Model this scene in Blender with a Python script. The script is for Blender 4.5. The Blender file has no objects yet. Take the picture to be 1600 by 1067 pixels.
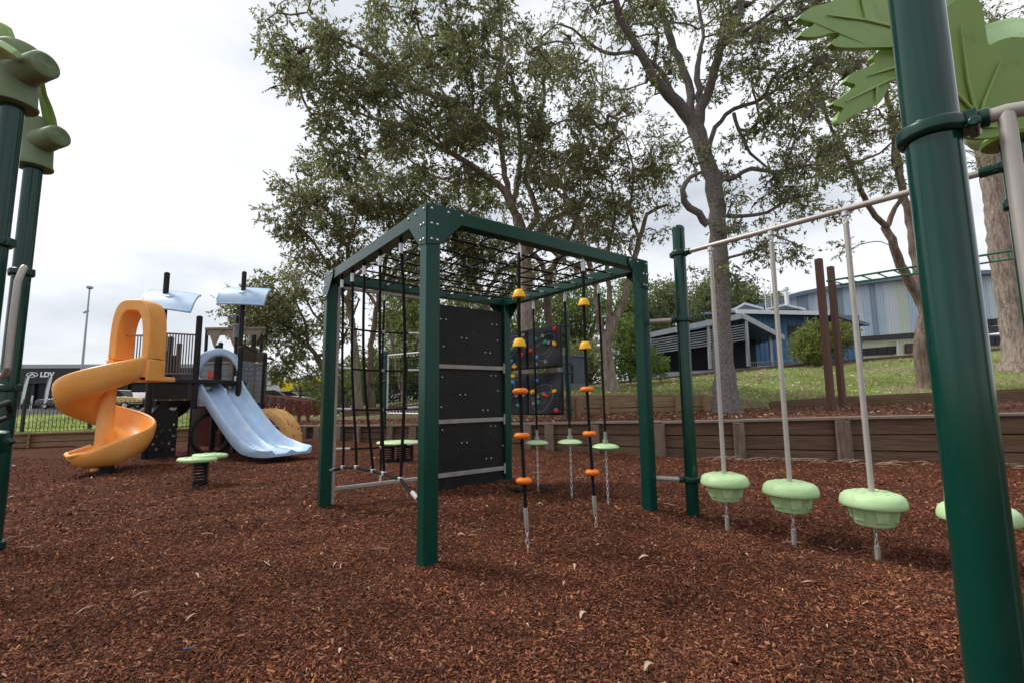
import bpy, math, random
import numpy as np
from mathutils import Vector as V, Matrix as M
random.seed(7); RNG = np.random.default_rng(7)
rad = math.radians; PI = math.pi
SC = bpy.context.scene; COL = SC.collection
# ------------------------------------------------------------ camera
FPX, PITCH, ROLL, CH = 740.0, rad(6.7), rad(0.6), 1.08
fw = V((0, math.cos(PITCH), math.sin(PITCH))); r0 = V((1, 0, 0)); u0 = r0.cross(fw)
rt = r0*math.cos(ROLL) - u0*math.sin(ROLL); up = r0*math.sin(ROLL) + u0*math.cos(ROLL)
EYE = V((0, 0, CH))
cd = bpy.data.cameras.new('camera'); cam = bpy.data.objects.new('camera', cd); COL.objects.link(cam)
cd.sensor_width = 36; cd.lens = 36*FPX/1600; cd.clip_start = .05; cd.clip_end = 3000
cam.matrix_world = M(((rt.x, up.x, -fw.x, 0), (rt.y, up.y, -fw.y, 0), (rt.z, up.z, -fw.z, CH), (0, 0, 0, 1)))
SC.camera = cam
SC.render.resolution_x = 1024; SC.render.resolution_y = 682
# ------------------------------------------------------------ light
SUN_EL, SUN_AZ = rad(52), rad(-75)     # azimuth from +Y towards +X
W = bpy.data.worlds.new('World'); SC.world = W; W.use_nodes = True
nt = W.node_tree; N = nt.nodes; L = nt.links
bg = N['Background']
sky = N.new('ShaderNodeTexSky'); sky.sky_type = 'NISHITA'; sky.sun_disc = False
sky.sun_elevation = SUN_EL; sky.sun_rotation = SUN_AZ
tc = N.new('ShaderNodeTexCoord'); mp = N.new('ShaderNodeMapping'); mp.inputs['Scale'].default_value = (1, 1, 2.6)
mp.inputs['Location'].default_value = (3.1, .4, .2)
no = N.new('ShaderNodeTexNoise'); no.inputs['Scale'].default_value = 2.3; no.inputs['Detail'].default_value = 8; no.inputs['Roughness'].default_value = .52
cr = N.new('ShaderNodeValToRGB')
cr.color_ramp.elements[0].position = .32; cr.color_ramp.elements[0].color = (.46, .49, .53, 1)
cr.color_ramp.elements[1].position = .66; cr.color_ramp.elements[1].color = (.80, .805, .82, 1)
e = cr.color_ramp.elements.new(.50); e.color = (.68, .695, .725, 1)
sc_ = N.new('ShaderNodeVectorMath'); sc_.operation = 'SCALE'; sc_.inputs['Scale'].default_value = .1
mx = N.new('ShaderNodeMix'); mx.data_type = 'RGBA'; mx.inputs[0].default_value = .9
L.new(tc.outputs['Generated'], mp.inputs[0]); L.new(mp.outputs[0], no.inputs['Vector']); L.new(no.outputs[0], cr.inputs[0])
L.new(sky.outputs[0], sc_.inputs[0]); L.new(sc_.outputs[0], mx.inputs[6]); L.new(cr.outputs[0], mx.inputs[7])
L.new(mx.outputs[2], bg.inputs[0]); bg.inputs[1].default_value = 1.0
sd = bpy.data.lights.new('sun', 'SUN'); so = bpy.data.objects.new('sun', sd); COL.objects.link(so)
sd.energy = 2.3; sd.angle = rad(14); sd.color = (1, .965, .92)
sdir = V((math.sin(SUN_AZ)*math.cos(SUN_EL), math.cos(SUN_AZ)*math.cos(SUN_EL), math.sin(SUN_EL)))
so.rotation_euler = sdir.to_track_quat('Z', 'Y').to_euler()
SC.view_settings.view_transform = 'Standard'; SC.view_settings.look = 'None'; SC.view_settings.exposure = 0.56
SC.view_settings.gamma = 1

# survey helpers: a bearing (x, y in the photo) and a distance or a height give a point of the place
def ray(px, py): return fw + rt*((px-800)/FPX) + up*((533.5-py)/FPX)
def G(px, py, z=0.0):
    d = ray(px, py); return EYE + d*((z-CH)/d.z)
def D(px, py, y):
    d = ray(px, py); return EYE + d*(y/d.y)
DIPS = [(1.80, 4.2, .38, -.05), (2.14, 3.84, .38, -.055), (2.50, 3.42, .38, -.055), (2.85, 3.0, .38, -.05), (-6.6, 7.3, .8, -.06), (-4.1, 9.0, .7, -.05), (.12, 3.4, .22, -.03), (.55, 3.9, .22, -.03), (.5, 5.3, .6, -.05), (-3.9, 5.8, .45, -.04),
        (-.56, 3.17, .16, .025), (-1.93, 4.95, .2, .03), (1.26, 4.57, .2, .03), (-.11, 6.35, .25, .03), (1.645, 4.5, .18, .03), (-2.6, 3.4, .5, -.03), (-1.2, 2.5, .35, -.025), (.6, 2.3, .4, -.03), (1.5, 2.6, .3, .02), (-.2, 4.4, .5, -.04), (-3.4, 7.6, .6, .03)]
def hza(x, y):      # gentle unevenness of the mulch: swells, scuffed hollows, low heaps at the posts
    z = .028*np.sin(x*1.7+.6)*np.cos(y*1.3) + .006*np.sin(x*11+np.sin(y*7))*np.sin(y*9+x*2) + .012*np.sin(x*3.9+y*2.7) + .008*np.sin(y*6.1-x*5.3)
    for a, b, r, d in DIPS: z = z + d*np.exp(-((x-a)**2+(y-b)**2)/(r*r))
    return z
def hz(x, y): return float(hza(np.float64(x), np.float64(y)))

# ------------------------------------------------------------ materials
def mat(name, base, rough=.6, var=None, vscale=8, vpos=(.35, .65), bump=0, bscale=60, metal=0, coat=0, stretch=(1, 1, 1), spec=.5, island=None, detail=5, scuff=None):
    m = bpy.data.materials.new(name); m.use_nodes = True
    t = m.node_tree; n = t.nodes; l = t.links; b = n['Principled BSDF']
    b.inputs['Base Color'].default_value = (*base, 1); b.inputs['Roughness'].default_value = rough
    b.inputs['Metallic'].default_value = metal; b.inputs['Coat Weight'].default_value = coat; b.inputs['Coat Roughness'].default_value = .12
    b.inputs['Specular IOR Level'].default_value = spec
    c = n.new('ShaderNodeTexCoord'); mpn = n.new('ShaderNodeMapping'); mpn.inputs['Scale'].default_value = stretch
    l.new(c.outputs['Object'], mpn.inputs[0])
    col = None
    if var:
        no = n.new('ShaderNodeTexNoise'); no.inputs['Scale'].default_value = vscale; no.inputs['Detail'].default_value = detail; no.inputs['Roughness'].default_value = .62
        l.new(mpn.outputs[0], no.inputs['Vector'])
        r = n.new('ShaderNodeValToRGB'); r.color_ramp.elements[0].position = vpos[0]; r.color_ramp.elements[1].position = vpos[1]
        r.color_ramp.elements[0].color = (*base, 1); r.color_ramp.elements[1].color = (*var, 1)
        l.new(no.outputs[0], r.inputs[0]); l.new(r.outputs[0], b.inputs['Base Color']); col = r.outputs[0]
        mr = n.new('ShaderNodeMapRange'); mr.inputs[3].default_value = max(0, rough-.08); mr.inputs[4].default_value = min(1, rough+.12)
        l.new(no.outputs[0], mr.inputs[0]); l.new(mr.outputs[0], b.inputs['Roughness'])
    if island:
        g = n.new('ShaderNodeNewGeometry'); r = n.new('ShaderNodeValToRGB'); els = r.color_ramp.elements
        els[0].color = (*island[0], 1); els[1].color = (*island[-1], 1)
        for i, q in enumerate(island[1:-1]): e = els.new((i+1)/(len(island)-1)); e.color = (*q, 1)
        l.new(g.outputs['Random Per Island'], r.inputs[0])
        if col:
            x = n.new('ShaderNodeMix'); x.data_type = 'RGBA'; x.inputs[0].default_value = .6
            l.new(col, x.inputs[6]); l.new(r.outputs[0], x.inputs[7]); l.new(x.outputs[2], b.inputs['Base Color'])
        else: l.new(r.outputs[0], b.inputs['Base Color'])
    if scuff:      # thin grimy marks and dust with a shape of their own
        src = b.inputs['Base Color'].links[0].from_socket if b.inputs['Base Color'].links else None
        m2 = n.new('ShaderNodeMapping'); m2.inputs['Scale'].default_value = scuff[3]; l.new(c.outputs['Object'], m2.inputs[0])
        s1 = n.new('ShaderNodeTexNoise'); s1.inputs['Scale'].default_value = scuff[2]; s1.inputs['Detail'].default_value = 10; s1.inputs['Roughness'].default_value = .75; l.new(m2.outputs[0], s1.inputs['Vector'])
        s2 = n.new('ShaderNodeValToRGB'); s2.color_ramp.elements[0].position = .56; s2.color_ramp.elements[1].position = .70; s2.color_ramp.elements[1].color = (scuff[1],)*3+(1,); l.new(s1.outputs[0], s2.inputs[0])
        x = n.new('ShaderNodeMix'); x.data_type = 'RGBA'; l.new(s2.outputs[0], x.inputs[0]); l.new(src, x.inputs[6]); x.inputs[7].default_value = (*scuff[0], 1); l.new(x.outputs[2], b.inputs['Base Color'])
    if bump:
        nb = n.new('ShaderNodeTexNoise'); nb.inputs['Scale'].default_value = bscale; nb.inputs['Detail'].default_value = 6
        l.new(mpn.outputs[0], nb.inputs['Vector'])
        bp = n.new('ShaderNodeBump'); bp.inputs['Strength'].default_value = bump; bp.inputs['Distance'].default_value = .02
        l.new(nb.outputs[0], bp.inputs['Height']); l.new(bp.outputs[0], b.inputs['Normal'])
    return m
def leafmat(name, cols, trans=.35, rough=.5):
    m = bpy.data.materials.new(name); m.use_nodes = True
    t = m.node_tree; n = t.nodes; l = t.links; b = n['Principled BSDF']; o = n['Material Output']
    g = n.new('ShaderNodeNewGeometry'); r = n.new('ShaderNodeValToRGB'); els = r.color_ramp.elements
    els[0].color = (*cols[0], 1); els[1].color = (*cols[-1], 1)
    for i, q in enumerate(cols[1:-1]): e = els.new((i+1)/(len(cols)-1)); e.color = (*q, 1)
    l.new(g.outputs['Random Per Island'], r.inputs[0]); l.new(r.outputs[0], b.inputs['Base Color'])
    b.inputs['Roughness'].default_value = rough
    tr = n.new('ShaderNodeBsdfTranslucent'); l.new(r.outputs[0], tr.inputs[0])
    ms = n.new('ShaderNodeMixShader'); ms.inputs[0].default_value = trans
    l.new(b.outputs[0], ms.inputs[1]); l.new(tr.outputs[0], ms.inputs[2]); l.new(ms.outputs[0], o.inputs[0])
    return m
MT = dict(
 green=mat('green_paint', (.0005, .034, .023), .13, (.001, .042, .028), 3, (.3, .7), spec=.42, scuff=((.03, .06, .042), .22, 7, (3, 3, .5)), bump=.015, bscale=400),
 green_box=mat('green_powder_coat', (.0005, .036, .024), .26, (.001, .045, .030), 2.5, (.3, .7), spec=.3, scuff=((.03, .06, .042), .22, 8, (3, 3, .6)), bump=.03, bscale=300),
 clamp=mat('green_clamp', (.0008, .028, .019), .28, (.0012, .036, .026), 12, spec=.4),
 steel=mat('brushed_steel', (.36, .33, .30), .42, (.46, .43, .39), 6, (.3, .7), metal=.25, bump=.02, bscale=200),
 zinc=mat('zinc', (.52, .52, .53), .38, (.66, .66, .67), 30, metal=.6),
 bolt=mat('bolt_metal', (.60, .60, .60), .3, metal=.8),
 rope=mat('black_rope', (.005, .005, .006), .8, (.011, .011, .012), 300, spec=.2, bump=.6, bscale=500),
 panel=mat('black_panel', (.005, .0055, .007), .5, (.016, .0165, .019), 4, (.4, .8), spec=.3, scuff=((.06, .06, .062), .45, 6, (1, 1, 2.5)), bump=.1, bscale=220),  # lighter noise tone paints in sheen along with chalk smears
 rail=mat('grey_rail', (.24, .225, .205), .5, (.32, .30, .275), 9, bump=.05),
 yellow=mat('yellow_plastic', (.86, .50, .01), .4, (.80, .42, .01), 14, spec=.4),
 orange_b=mat('orange_plastic', (.85, .21, .01), .42, (.75, .16, .01), 20, spec=.4),
 mint=mat('mint_plastic', (.40, .60, .28), .45, (.47, .66, .35), 9, (.3, .7), scuff=((.20, .20, .10), .6, 9, (1, 1, 1)), bump=.12, bscale=180),
 leafg=mat('leaf_green_plastic', (.17, .28, .05), .5, (.20, .33, .07), 3, (.3, .7), scuff=((.10, .13, .05), .5, 5, (1, 1, 1)), bump=.05, bscale=120),
 olive=mat('olive_plastic', (.13, .18, .085), .6, (.17, .22, .12), 8, (.3, .7), bump=.1, bscale=150),
 slide=mat('orange_slide_plastic', (.90, .37, .06), .36, (.84, .45, .15), 3.5, (.4, .72), scuff=((.42, .17, .05), .55, 3, (1, 1, .6)), bump=.04, bscale=90),
 blue=mat('blue_slide_plastic', (.36, .53, .76), .38, (.52, .62, .74), 4, (.4, .72), scuff=((.22, .26, .32), .55, 3.5, (1, 1, .6)), bump=.04, bscale=90),
 climb=mat('orange_rock_plastic', (.84, .46, .16), .55, (.74, .34, .09), 7, (.5, .72), bump=.4, bscale=16),
 black=mat('black_plastic', (.007, .007, .008), .5, (.013, .012, .013), 10, spec=.3, bump=.1, bscale=100),
 brown=mat('brown_plastic', (.050, .032, .024), .6, (.075, .05, .04), 10, bump=.2, stretch=(1, 1, 6)),
 darkred=mat('dark_red_plastic', (.10, .012, .010), .6, (.13, .02, .015), 10),
 greyp=mat('grey_plastic', (.17, .19, .21), .6, (.22, .24, .27), 12),
 tan=mat('tan_plastic', (.22, .165, .11), .6, (.27, .21, .15), 12),
 rock=mat('black_climbing_wall_plastic', (.012, .0125, .015), .48, (.026, .027, .031), 6, (.3, .7), spec=.35, bump=.35, bscale=14),
 wood=mat('weathered_sleeper', (.085, .046, .027), .85, (.18, .11, .065), 3.2, (.32, .7), bump=.7, bscale=12, stretch=(.6, .6, 9), detail=9),
 wood2=mat('weathered_cap_timber', (.16, .12, .09), .85, (.29, .235, .18), 3, (.3, .72), bump=.6, bscale=14, stretch=(.7, .7, 7), detail=9),
 wood3=mat('pale_sleeper', (.21, .125, .065), .85, (.34, .23, .13), 3, (.3, .72), bump=.6, bscale=12, stretch=(.7, .7, 8), detail=9),
 woodp=mat('brown_stained_post', (.085, .036, .026), .75, (.13, .06, .042), 6, (.3, .7), bump=.4, bscale=20, stretch=(5, 5, .5)),
 woodg=mat('grey_post_timber', (.10, .07, .052), .85, (.24, .175, .13), 5, (.35, .72), bump=.7, bscale=16, stretch=(6, 6, .7), detail=9),
 fence=mat('black_fence_metal', (.012, .012, .013), .5, (.02, .02, .02), 8),
)
def bark(name, a, b, s=5, bump=1.0, st=(3, 3, .6)):
    m = mat(name, a, .9, b, s, (.36, .64), bump=bump, bscale=s*2.2, stretch=st, detail=9)
    for q in m.node_tree.nodes:
        if q.type == 'BUMP': q.inputs['Distance'].default_value = .06
    return m
MT['leafv'] = mat('pale_leaf_vein', (.26, .38, .10), .5)
MT['bark_grey'] = bark('grey_bark', (.12, .10, .092), (.32, .28, .265), 9, 1, (4, 4, 2.2))
MT['bark_pale'] = bark('paperbark', (.15, .105, .078), (.36, .30, .25), 4, 1)
MT['bark_brown'] = bark('brown_bark', (.10, .068, .048), (.24, .18, .14), 4, 1)
MT['leaf_dark'] = leafmat('dark_olive_leaves', [(.10, .122, .040), (.165, .19, .062), (.24, .26, .105), (.36, .37, .20)], .5)
MT['leaf_mid'] = leafmat('olive_leaves', [(.10, .118, .036), (.175, .195, .062), (.25, .265, .10), (.38, .38, .21)], .45)
MT['leaf_bright'] = leafmat('bright_leaves', [(.07, .125, .022), (.13, .20, .035), (.22, .30, .065)], .4)
MT['leaf_yel'] = leafmat('yellow_green_leaves', [(.08, .13, .02), (.17, .22, .04), (.34, .34, .09)], .4)
MT['leaf_far'] = leafmat('far_leaves', [(.07, .10, .035), (.14, .18, .06), (.24, .27, .11)], .4)

# ------------------------------------------------------------ mesh helpers
ORG = {}
def link(o, parent=None, org=None):
    COL.objects.link(o)
    if parent is not None: o.parent = parent
    return o
def tag(o, label=None, cat=None, group=None, kind=None):
    if label: o['label'] = label
    if cat: o['category'] = cat
    if group: o['group'] = group
    if kind: o['kind'] = kind
    return o
def thing(name, label, cat, loc, group=None):
    o = bpy.data.objects.new(name, None); COL.objects.link(o); o.location = loc; o.empty_display_size = .2
    ORG[o] = V(loc); return tag(o, label, cat, group)
def npmesh(name, verts, faces_flat, loop_tot, material, parent=None, smooth=False, org=None, angle=35):
    me = bpy.data.meshes.new(name); verts = np.asarray(verts, np.float32)
    o_ = V((0, 0, 0)) if parent is None else ORG[parent]
    if org is not None: o_ = V(org)
    verts = verts - np.array(o_, np.float32)
    me.vertices.add(len(verts)); me.vertices.foreach_set('co', verts.ravel())
    ff = np.asarray(faces_flat, np.int32); lt = np.asarray(loop_tot, np.int32)
    me.loops.add(len(ff)); me.loops.foreach_set('vertex_index', ff)
    me.polygons.add(len(lt)); ls = np.zeros(len(lt), np.int32); ls[1:] = np.cumsum(lt)[:-1]
    me.polygons.foreach_set('loop_start', ls); me.polygons.foreach_set('loop_total', lt)
    me.polygons.foreach_set('use_smooth', np.full(len(lt), smooth, bool))
    me.update(calc_edges=True); me.validate()
    if smooth: me.set_sharp_from_angle(angle=rad(angle))
    me.materials.append(material)
    o = bpy.data.objects.new(name, me); COL.objects.link(o)
    if parent is not None: o.parent = parent
    elif org is not None: o.location = org
    ORG[o] = o_
    return o
def frame(d, ref=None):
    d = V(d).normalized(); ref = V(ref) if ref else (V((0, 0, 1)) if abs(d.z) < .95 else V((1, 0, 0)))
    a = ref.cross(d).normalized(); b = d.cross(a).normalized(); return a, b, d
class MB:
    def __init__(s): s.v = []; s.f = []; s.c = []
    def add(s, vs, fs):
        k = len(s.v); s.c.append((k, len(s.f))); s.v += [tuple(q) for q in vs]; s.f += [[i+k for i in f] for f in fs]; return s
    def box(s, c, size, ax=None):       # ax: three axis vectors
        ax = ax or (V((1, 0, 0)), V((0, 1, 0)), V((0, 0, 1))); c = V(c)
        vs = [c+ax[0]*(size[0]/2*i)+ax[1]*(size[1]/2*j)+ax[2]*(size[2]/2*k) for i in (-1, 1) for j in (-1, 1) for k in (-1, 1)]
        return s.add(vs, [(0, 1, 3, 2), (4, 6, 7, 5), (0, 4, 5, 1), (2, 3, 7, 6), (0, 2, 6, 4), (1, 5, 7, 3)])
    def bar(s, p0, p1, w, h, ref=None):
        p0 = V(p0); p1 = V(p1); a, b, d = frame(p1-p0, ref)
        return s.box((p0+p1)/2, (w, h, (p1-p0).length), (a, b, d))
    def tube(s, pts, r, n=10, cap=True, ref=None):
        pts = [V(p) for p in pts]; m = len(pts); rr = r if isinstance(r, (list, tuple)) else [r]*m
        vs = []; a = None
        for i, p in enumerate(pts):
            d = (pts[min(i+1, m-1)]-pts[max(i-1, 0)])
            if d.length < 1e-9: d = V((0, 0, 1))
            d.normalize()
            if a is None: a, b, _ = frame(d, ref)
            else:
                a = (a-d*a.dot(d)); a = a.normalized() if a.length > 1e-6 else frame(d)[0]; b = d.cross(a)
            for j in range(n):
                t = 2*PI*j/n; vs.append(p+a*(rr[i]*math.cos(t))+b*(rr[i]*math.sin(t)))
        fs = [(i*n+j, i*n+(j+1) % n, (i+1)*n+(j+1) % n, (i+1)*n+j) for i in range(m-1) for j in range(n)]
        if cap: fs += [tuple(range(n-1, -1, -1)), tuple((m-1)*n+j for j in range(n))]
        return s.add(vs, fs)
    def lathe(s, prof, o=(0, 0, 0), n=24, axis=(0, 0, 1), xs=1, ys=1, wob=None):
        a, b, d = frame(axis, (0, 1, 0) if abs(V(axis).normalized().z) > .9 else None); o = V(o); vs = []
        for i, (r, z) in enumerate(prof):
            for j in range(n):
                t = 2*PI*j/n; q = r*(wob(t, i) if wob else 1)
                vs.append(o+a*(q*xs*math.cos(t))+b*(q*ys*math.sin(t))+d*z)
        m = len(prof)
        fs = [(i*n+j, i*n+(j+1) % n, (i+1)*n+(j+1) % n, (i+1)*n+j) for i in range(m-1) for j in range(n)]
        fs += [tuple(range(n-1, -1, -1)), tuple((m-1)*n+j for j in range(n))]
        return s.add(vs, fs)
    def grid(s, rows, closed=False, thick=None):
        m = len(rows); n = len(rows[0]); vs = [p for r in rows for p in r]
        fs = [(i*n+j, i*n+(j+1) % n, (i+1)*n+(j+1) % n, (i+1)*n+j) for i in range(m-1) for j in range(n if closed else n-1)]
        return s.add(vs, fs)
    def loft(s, rows):       # closed sections, capped
        n = len(rows[0]); m = len(rows); s.grid(rows, True); k = len(s.v)-n*m
        s.f += [[k+j for j in range(n-1, -1, -1)], [k+(m-1)*n+j for j in range(n)]]; return s
    def prism(s, poly, off):  # poly: 3D points, off: extrusion vector
        poly = [V(p) for p in poly]; n = len(poly); off = V(off)
        return s.add(poly+[p+off for p in poly], [tuple(range(n-1, -1, -1)), tuple(range(n, 2*n))]+[(i, (i+1) % n, n+(i+1) % n, n+i) for i in range(n)])
    def dome(s, c, r, h, n=14, axis=(0, 0, 1)):
        return s.lathe([(r*math.cos(t), h*math.sin(t)) for t in [i*PI/2/6 for i in range(6)]]+[(r*.05, h)], c, n, axis)
    def torus(s, c, R, r, axis=(0, 0, 1), n=24, k=8, sx=1):
        a, b, d = frame(axis); c = V(c); rows = []
        for i in range(n+1):
            t = 2*PI*i/n; e = a*math.cos(t)*sx+b*math.sin(t)
            rows.append([c+a*(R*sx*math.cos(t))+b*(R*math.sin(t))+e*(r*math.cos(2*PI*j/k))+d*(r*math.sin(2*PI*j/k)) for j in range(k)])
        return s.grid(rows, True)
    def build_each(s, name, m, parent, smooth=True, angle=35):
        cuts = s.c+[(len(s.v), len(s.f))]; out = []
        for (a, fa), (b, fb) in zip(cuts[:-1], cuts[1:]):
            q = MB(); q.v = s.v[a:b]; q.f = [[i-a for i in f] for f in s.f[fa:fb]]; out.append(q.build(name, m, parent, smooth, angle=angle))
        return out
    def build(s, name, m, parent=None, smooth=True, bevel=0, seg=2, angle=35, org=None):
        o = npmesh(name, s.v, [i for f in s.f for i in f], [len(f) for f in s.f], MT[m] if isinstance(m, str) else m, parent, smooth, org, angle)
        if bevel:
            b = o.modifiers.new('bevel', 'BEVEL'); b.width = bevel; b.segments = seg; b.limit_method = 'ANGLE'; b.angle_limit = rad(40)
        return o
def dup(root, loc, label=None, group=None):
    r = root.copy(); COL.objects.link(r); r.location = loc; ORG[r] = V(loc)
    if label: r['label'] = label
    if group: r['group'] = group
    for ch in list(root.children):
        c = ch.copy(); COL.objects.link(c); c.parent = r
        for g in list(ch.children):
            d = g.copy(); COL.objects.link(d); d.parent = c
    return r
def lerp(a, b, t): return V(a)*(1-t)+V(b)*t
def text(body, name, m, parent, p0, xdir, zdir, h, depth=.03, bold=0):
    c = bpy.data.curves.new(name, 'FONT'); c.body = body; c.size = 1; c.extrude = .02; c.offset = bold
    t = bpy.data.objects.new(name, c); COL.objects.link(t)
    dg = bpy.context.evaluated_depsgraph_get(); me = bpy.data.meshes.new_from_object(t.evaluated_get(dg)); bpy.data.objects.remove(t)
    xs = V(xdir).normalized(); zs = V(zdir).normalized(); ys = zs.cross(xs)*-1
    for v in me.vertices:
        q = V(v.co); v.co = V(p0)+xs*(q.x*h/.7)+zs*(q.y*h/.7)-ys*(-q.z)*0-xs.cross(zs)*(-q.z) - ORG[parent]
    me.materials.clear(); me.materials.append(m)
    o = bpy.data.objects.new(name, me); COL.objects.link(o); o.parent = parent; ORG[o] = ORG[parent]; return o

# ------------------------------------------------------------ setting: terrain
def fbm(x, y, s=1.0):
    return (np.sin(x*1.3*s+y*.7*s)*.5+np.sin(y*1.9*s-x*1.1*s+2)*.3+np.sin(x*4.3*s+1)*np.cos(y*3.7*s)*.2)
def loft_rows(rows, sub, nname, m, amp=.03, kind='structure', n2=None):
    R = []
    n = len(rows[0])
    for i in range(len(rows)-1):
        k = sub[i]
        for a in range(k+(1 if i == len(rows)-2 else 0)):
            R.append([lerp(rows[i][j], rows[i+1][j], a/k) for j in range(n)])
    R2 = []
    for r in R:
        q = []
        for j in range(n-1):
            for a in range(6): q.append(lerp(r[j], r[j+1], a/6))
        q.append(r[-1]); R2.append(q)
    A = np.array([[tuple(p) for p in r] for r in R2])
    A[1:-1, :, 2] += amp*fbm(A[1:-1, :, 0], A[1:-1, :, 1], 1.0)
    mm, nn = A.shape[:2]; idx = np.arange(mm*nn).reshape(mm, nn)
    f = np.stack([idx[:-1, :-1], idx[:-1, 1:], idx[1:, 1:], idx[1:, :-1]], -1).reshape(-1, 4)
    o = npmesh(nname, A.reshape(-1, 3), f.ravel(), np.full(len(f), 4), m, None, True, angle=80)
    return tag(o, kind=kind)
def ground_mat(name, cols, sc, bump=.8, patch=None):
    m = bpy.data.materials.new(name); m.use_nodes = True
    t = m.node_tree; n = t.nodes; l = t.links; b = n['Principled BSDF']; b.inputs['Roughness'].default_value = .95; b.inputs['Specular IOR Level'].default_value = .15
    c = n.new('ShaderNodeTexCoord')
    vo = n.new('ShaderNodeTexVoronoi'); vo.inputs['Scale'].default_value = sc; vo.inputs['Randomness'].default_value = 1
    nz = n.new('ShaderNodeTexNoise'); nz.inputs['Scale'].default_value = sc*.6; nz.inputs['Detail'].default_value = 4
    va = n.new('ShaderNodeVectorMath'); va.operation = 'MULTIPLY_ADD'; va.inputs[1].default_value = (.06, .06, .06)
    l.new(nz.outputs['Color'], va.inputs[0]); l.new(c.outputs['Object'], va.inputs[2]); l.new(va.outputs[0], vo.inputs['Vector']); l.new(c.outputs['Object'], nz.inputs['Vector'])
    sp = n.new('ShaderNodeSeparateColor'); l.new(vo.outputs['Color'], sp.inputs[0])
    r = n.new('ShaderNodeValToRGB'); els = r.color_ramp.elements; els[0].color = (*cols[0], 1); els[1].color = (*cols[-1], 1)
    for i, q in enumerate(cols[1:-1]): e = els.new((i+1)/(len(cols)-1)); e.color = (*q, 1)
    l.new(sp.outputs[0], r.inputs[0]); out = r.outputs[0]
    big = n.new('ShaderNodeTexNoise'); big.inputs['Scale'].default_value = .9 if not patch else .55; big.inputs['Detail'].default_value = 8; big.inputs['Roughness'].default_value = .65
    l.new(c.outputs['Object'], big.inputs['Vector'])
    x = n.new('ShaderNodeMix'); x.data_type = 'RGBA'
    if patch:
        rr = n.new('ShaderNodeValToRGB'); rr.color_ramp.elements[0].position = patch[1]; rr.color_ramp.elements[1].position = patch[2]
        l.new(big.outputs[0], rr.inputs[0]); l.new(rr.outputs[0], x.inputs[0]); x.inputs[7].default_value = (*patch[0], 1); l.new(out, x.inputs[6])
    else:
        x.blend_type = 'MULTIPLY'; x.inputs[0].default_value = .8
        rr = n.new('ShaderNodeValToRGB'); rr.color_ramp.elements[0].position = .3; rr.color_ramp.elements[0].color = (.6, .6, .6, 1); rr.color_ramp.elements[1].position = .7; rr.color_ramp.elements[1].color = (1.15, 1.1, 1.05, 1)
        l.new(big.outputs[0], rr.inputs[0]); l.new(out, x.inputs[6]); l.new(rr.outputs[0], x.inputs[7])
    l.new(x.outputs[2], b.inputs['Base Color'])
    bp = n.new('ShaderNodeBump'); bp.inputs['Strength'].default_value = bump; bp.inputs['Distance'].default_value = .03
    l.new(vo.outputs['Distance'], bp.inputs['Height']); l.new(bp.outputs[0], b.inputs['Normal'])
    return m
CHIP = [(.022, .008, .0045), (.075, .025, .013), (.145, .049, .024), (.23, .083, .038), (.38, .175, .09)]
MT['mulch'] = ground_mat('bark_mulch', CHIP[:4], 75)
MT['mulch_far'] = ground_mat('terrace_mulch', [(.05, .024, .016), (.12, .055, .036), (.19, .10, .066), (.27, .16, .11)], 55)
MT['grass'] = ground_mat('lawn', [(.10, .16, .025), (.15, .215, .04), (.20, .26, .065), (.26, .29, .11)], 40, .9, ((.24, .19, .12), .48, .60))
MT['verge'] = ground_mat('verge_grass', [(.13, .19, .03), (.20, .27, .055), (.26, .31, .09)], 12, .7, ((.30, .26, .14), .50, .68))
MT['asphalt'] = ground_mat('asphalt', [(.05, .05, .052), (.07, .07, .07)], 30, .2)
MT['dirt'] = ground_mat('dry_ground', [(.14, .11, .07), (.2, .17, .1), (.12, .14, .05)], 8, .4)

g = MB(); g.grid([[(x, y, -.45) for x in (-700, -200, 0, 200, 700)] for y in (-60, 100, 400, 900)]); tag(g.build('ground', 'dirt', smooth=False), kind='structure')
# mulch field: fine near the camera
def field(x0, x1, y0, y1, nx, ny):
    X, Y = np.meshgrid(np.linspace(x0, x1, nx), np.linspace(y0, y1, ny)); Z = hza(X, Y)
    idx = np.arange(nx*ny).reshape(ny, nx); f = np.stack([idx[:-1, :-1], idx[:-1, 1:], idx[1:, 1:], idx[1:, :-1]], -1).reshape(-1, 4)
    return npmesh('mulch_ground', np.stack([X, Y, Z], -1).reshape(-1, 3), f.ravel(), np.full(len(f), 4), MT['mulch'], None, True, angle=80)
tag(field(-16, 13, -4, 14, 420, 260), kind='structure')

PXR = [415, 500, 600, 740, 880, 1000, 1100, 1200, 1350, 1500, 1700, 2000]
BASE = [684, 686, 691, 697, 704, 710, 714, 717, 721, 725, 730, 738]
CAP = [664, 664, 663, 661, 659, 657.5, 656, 654, 650, 647, 643, 636]
wall_b = [G(x, y) for x, y in zip(PXR, BASE)]
wall_t = [D(x, y, b.y) for x, y, b in zip(PXR, CAP, wall_b)]
D1 = [15, 14.5, 13.6, 12.8, 12.2, 12, 11.8, 13.2, 13.6, 13.6, 13.2, 13]
r0_ = [V((t.x, t.y+.10, t.z-.03)) for t in wall_t]
def hzn(px): return 533.5+math.tan(PITCH)*FPX-(px-800)*math.tan(ROLL)
def PZ(px, y, z):           # bearing, distance, height
    return D(px, hzn(px)-(z-CH)*FPX/y, y) if False else V((D(px, 600, y).x, y, z))
r1 = [PZ(p, d, t.z+.03) for p, d, t in zip(PXR, D1, wall_t)]
TZ = [.48, .52, .62, .85, 1.10, 1.10, 1.08, .88, 1.01, 1.09, 1.22, 1.35]
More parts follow.
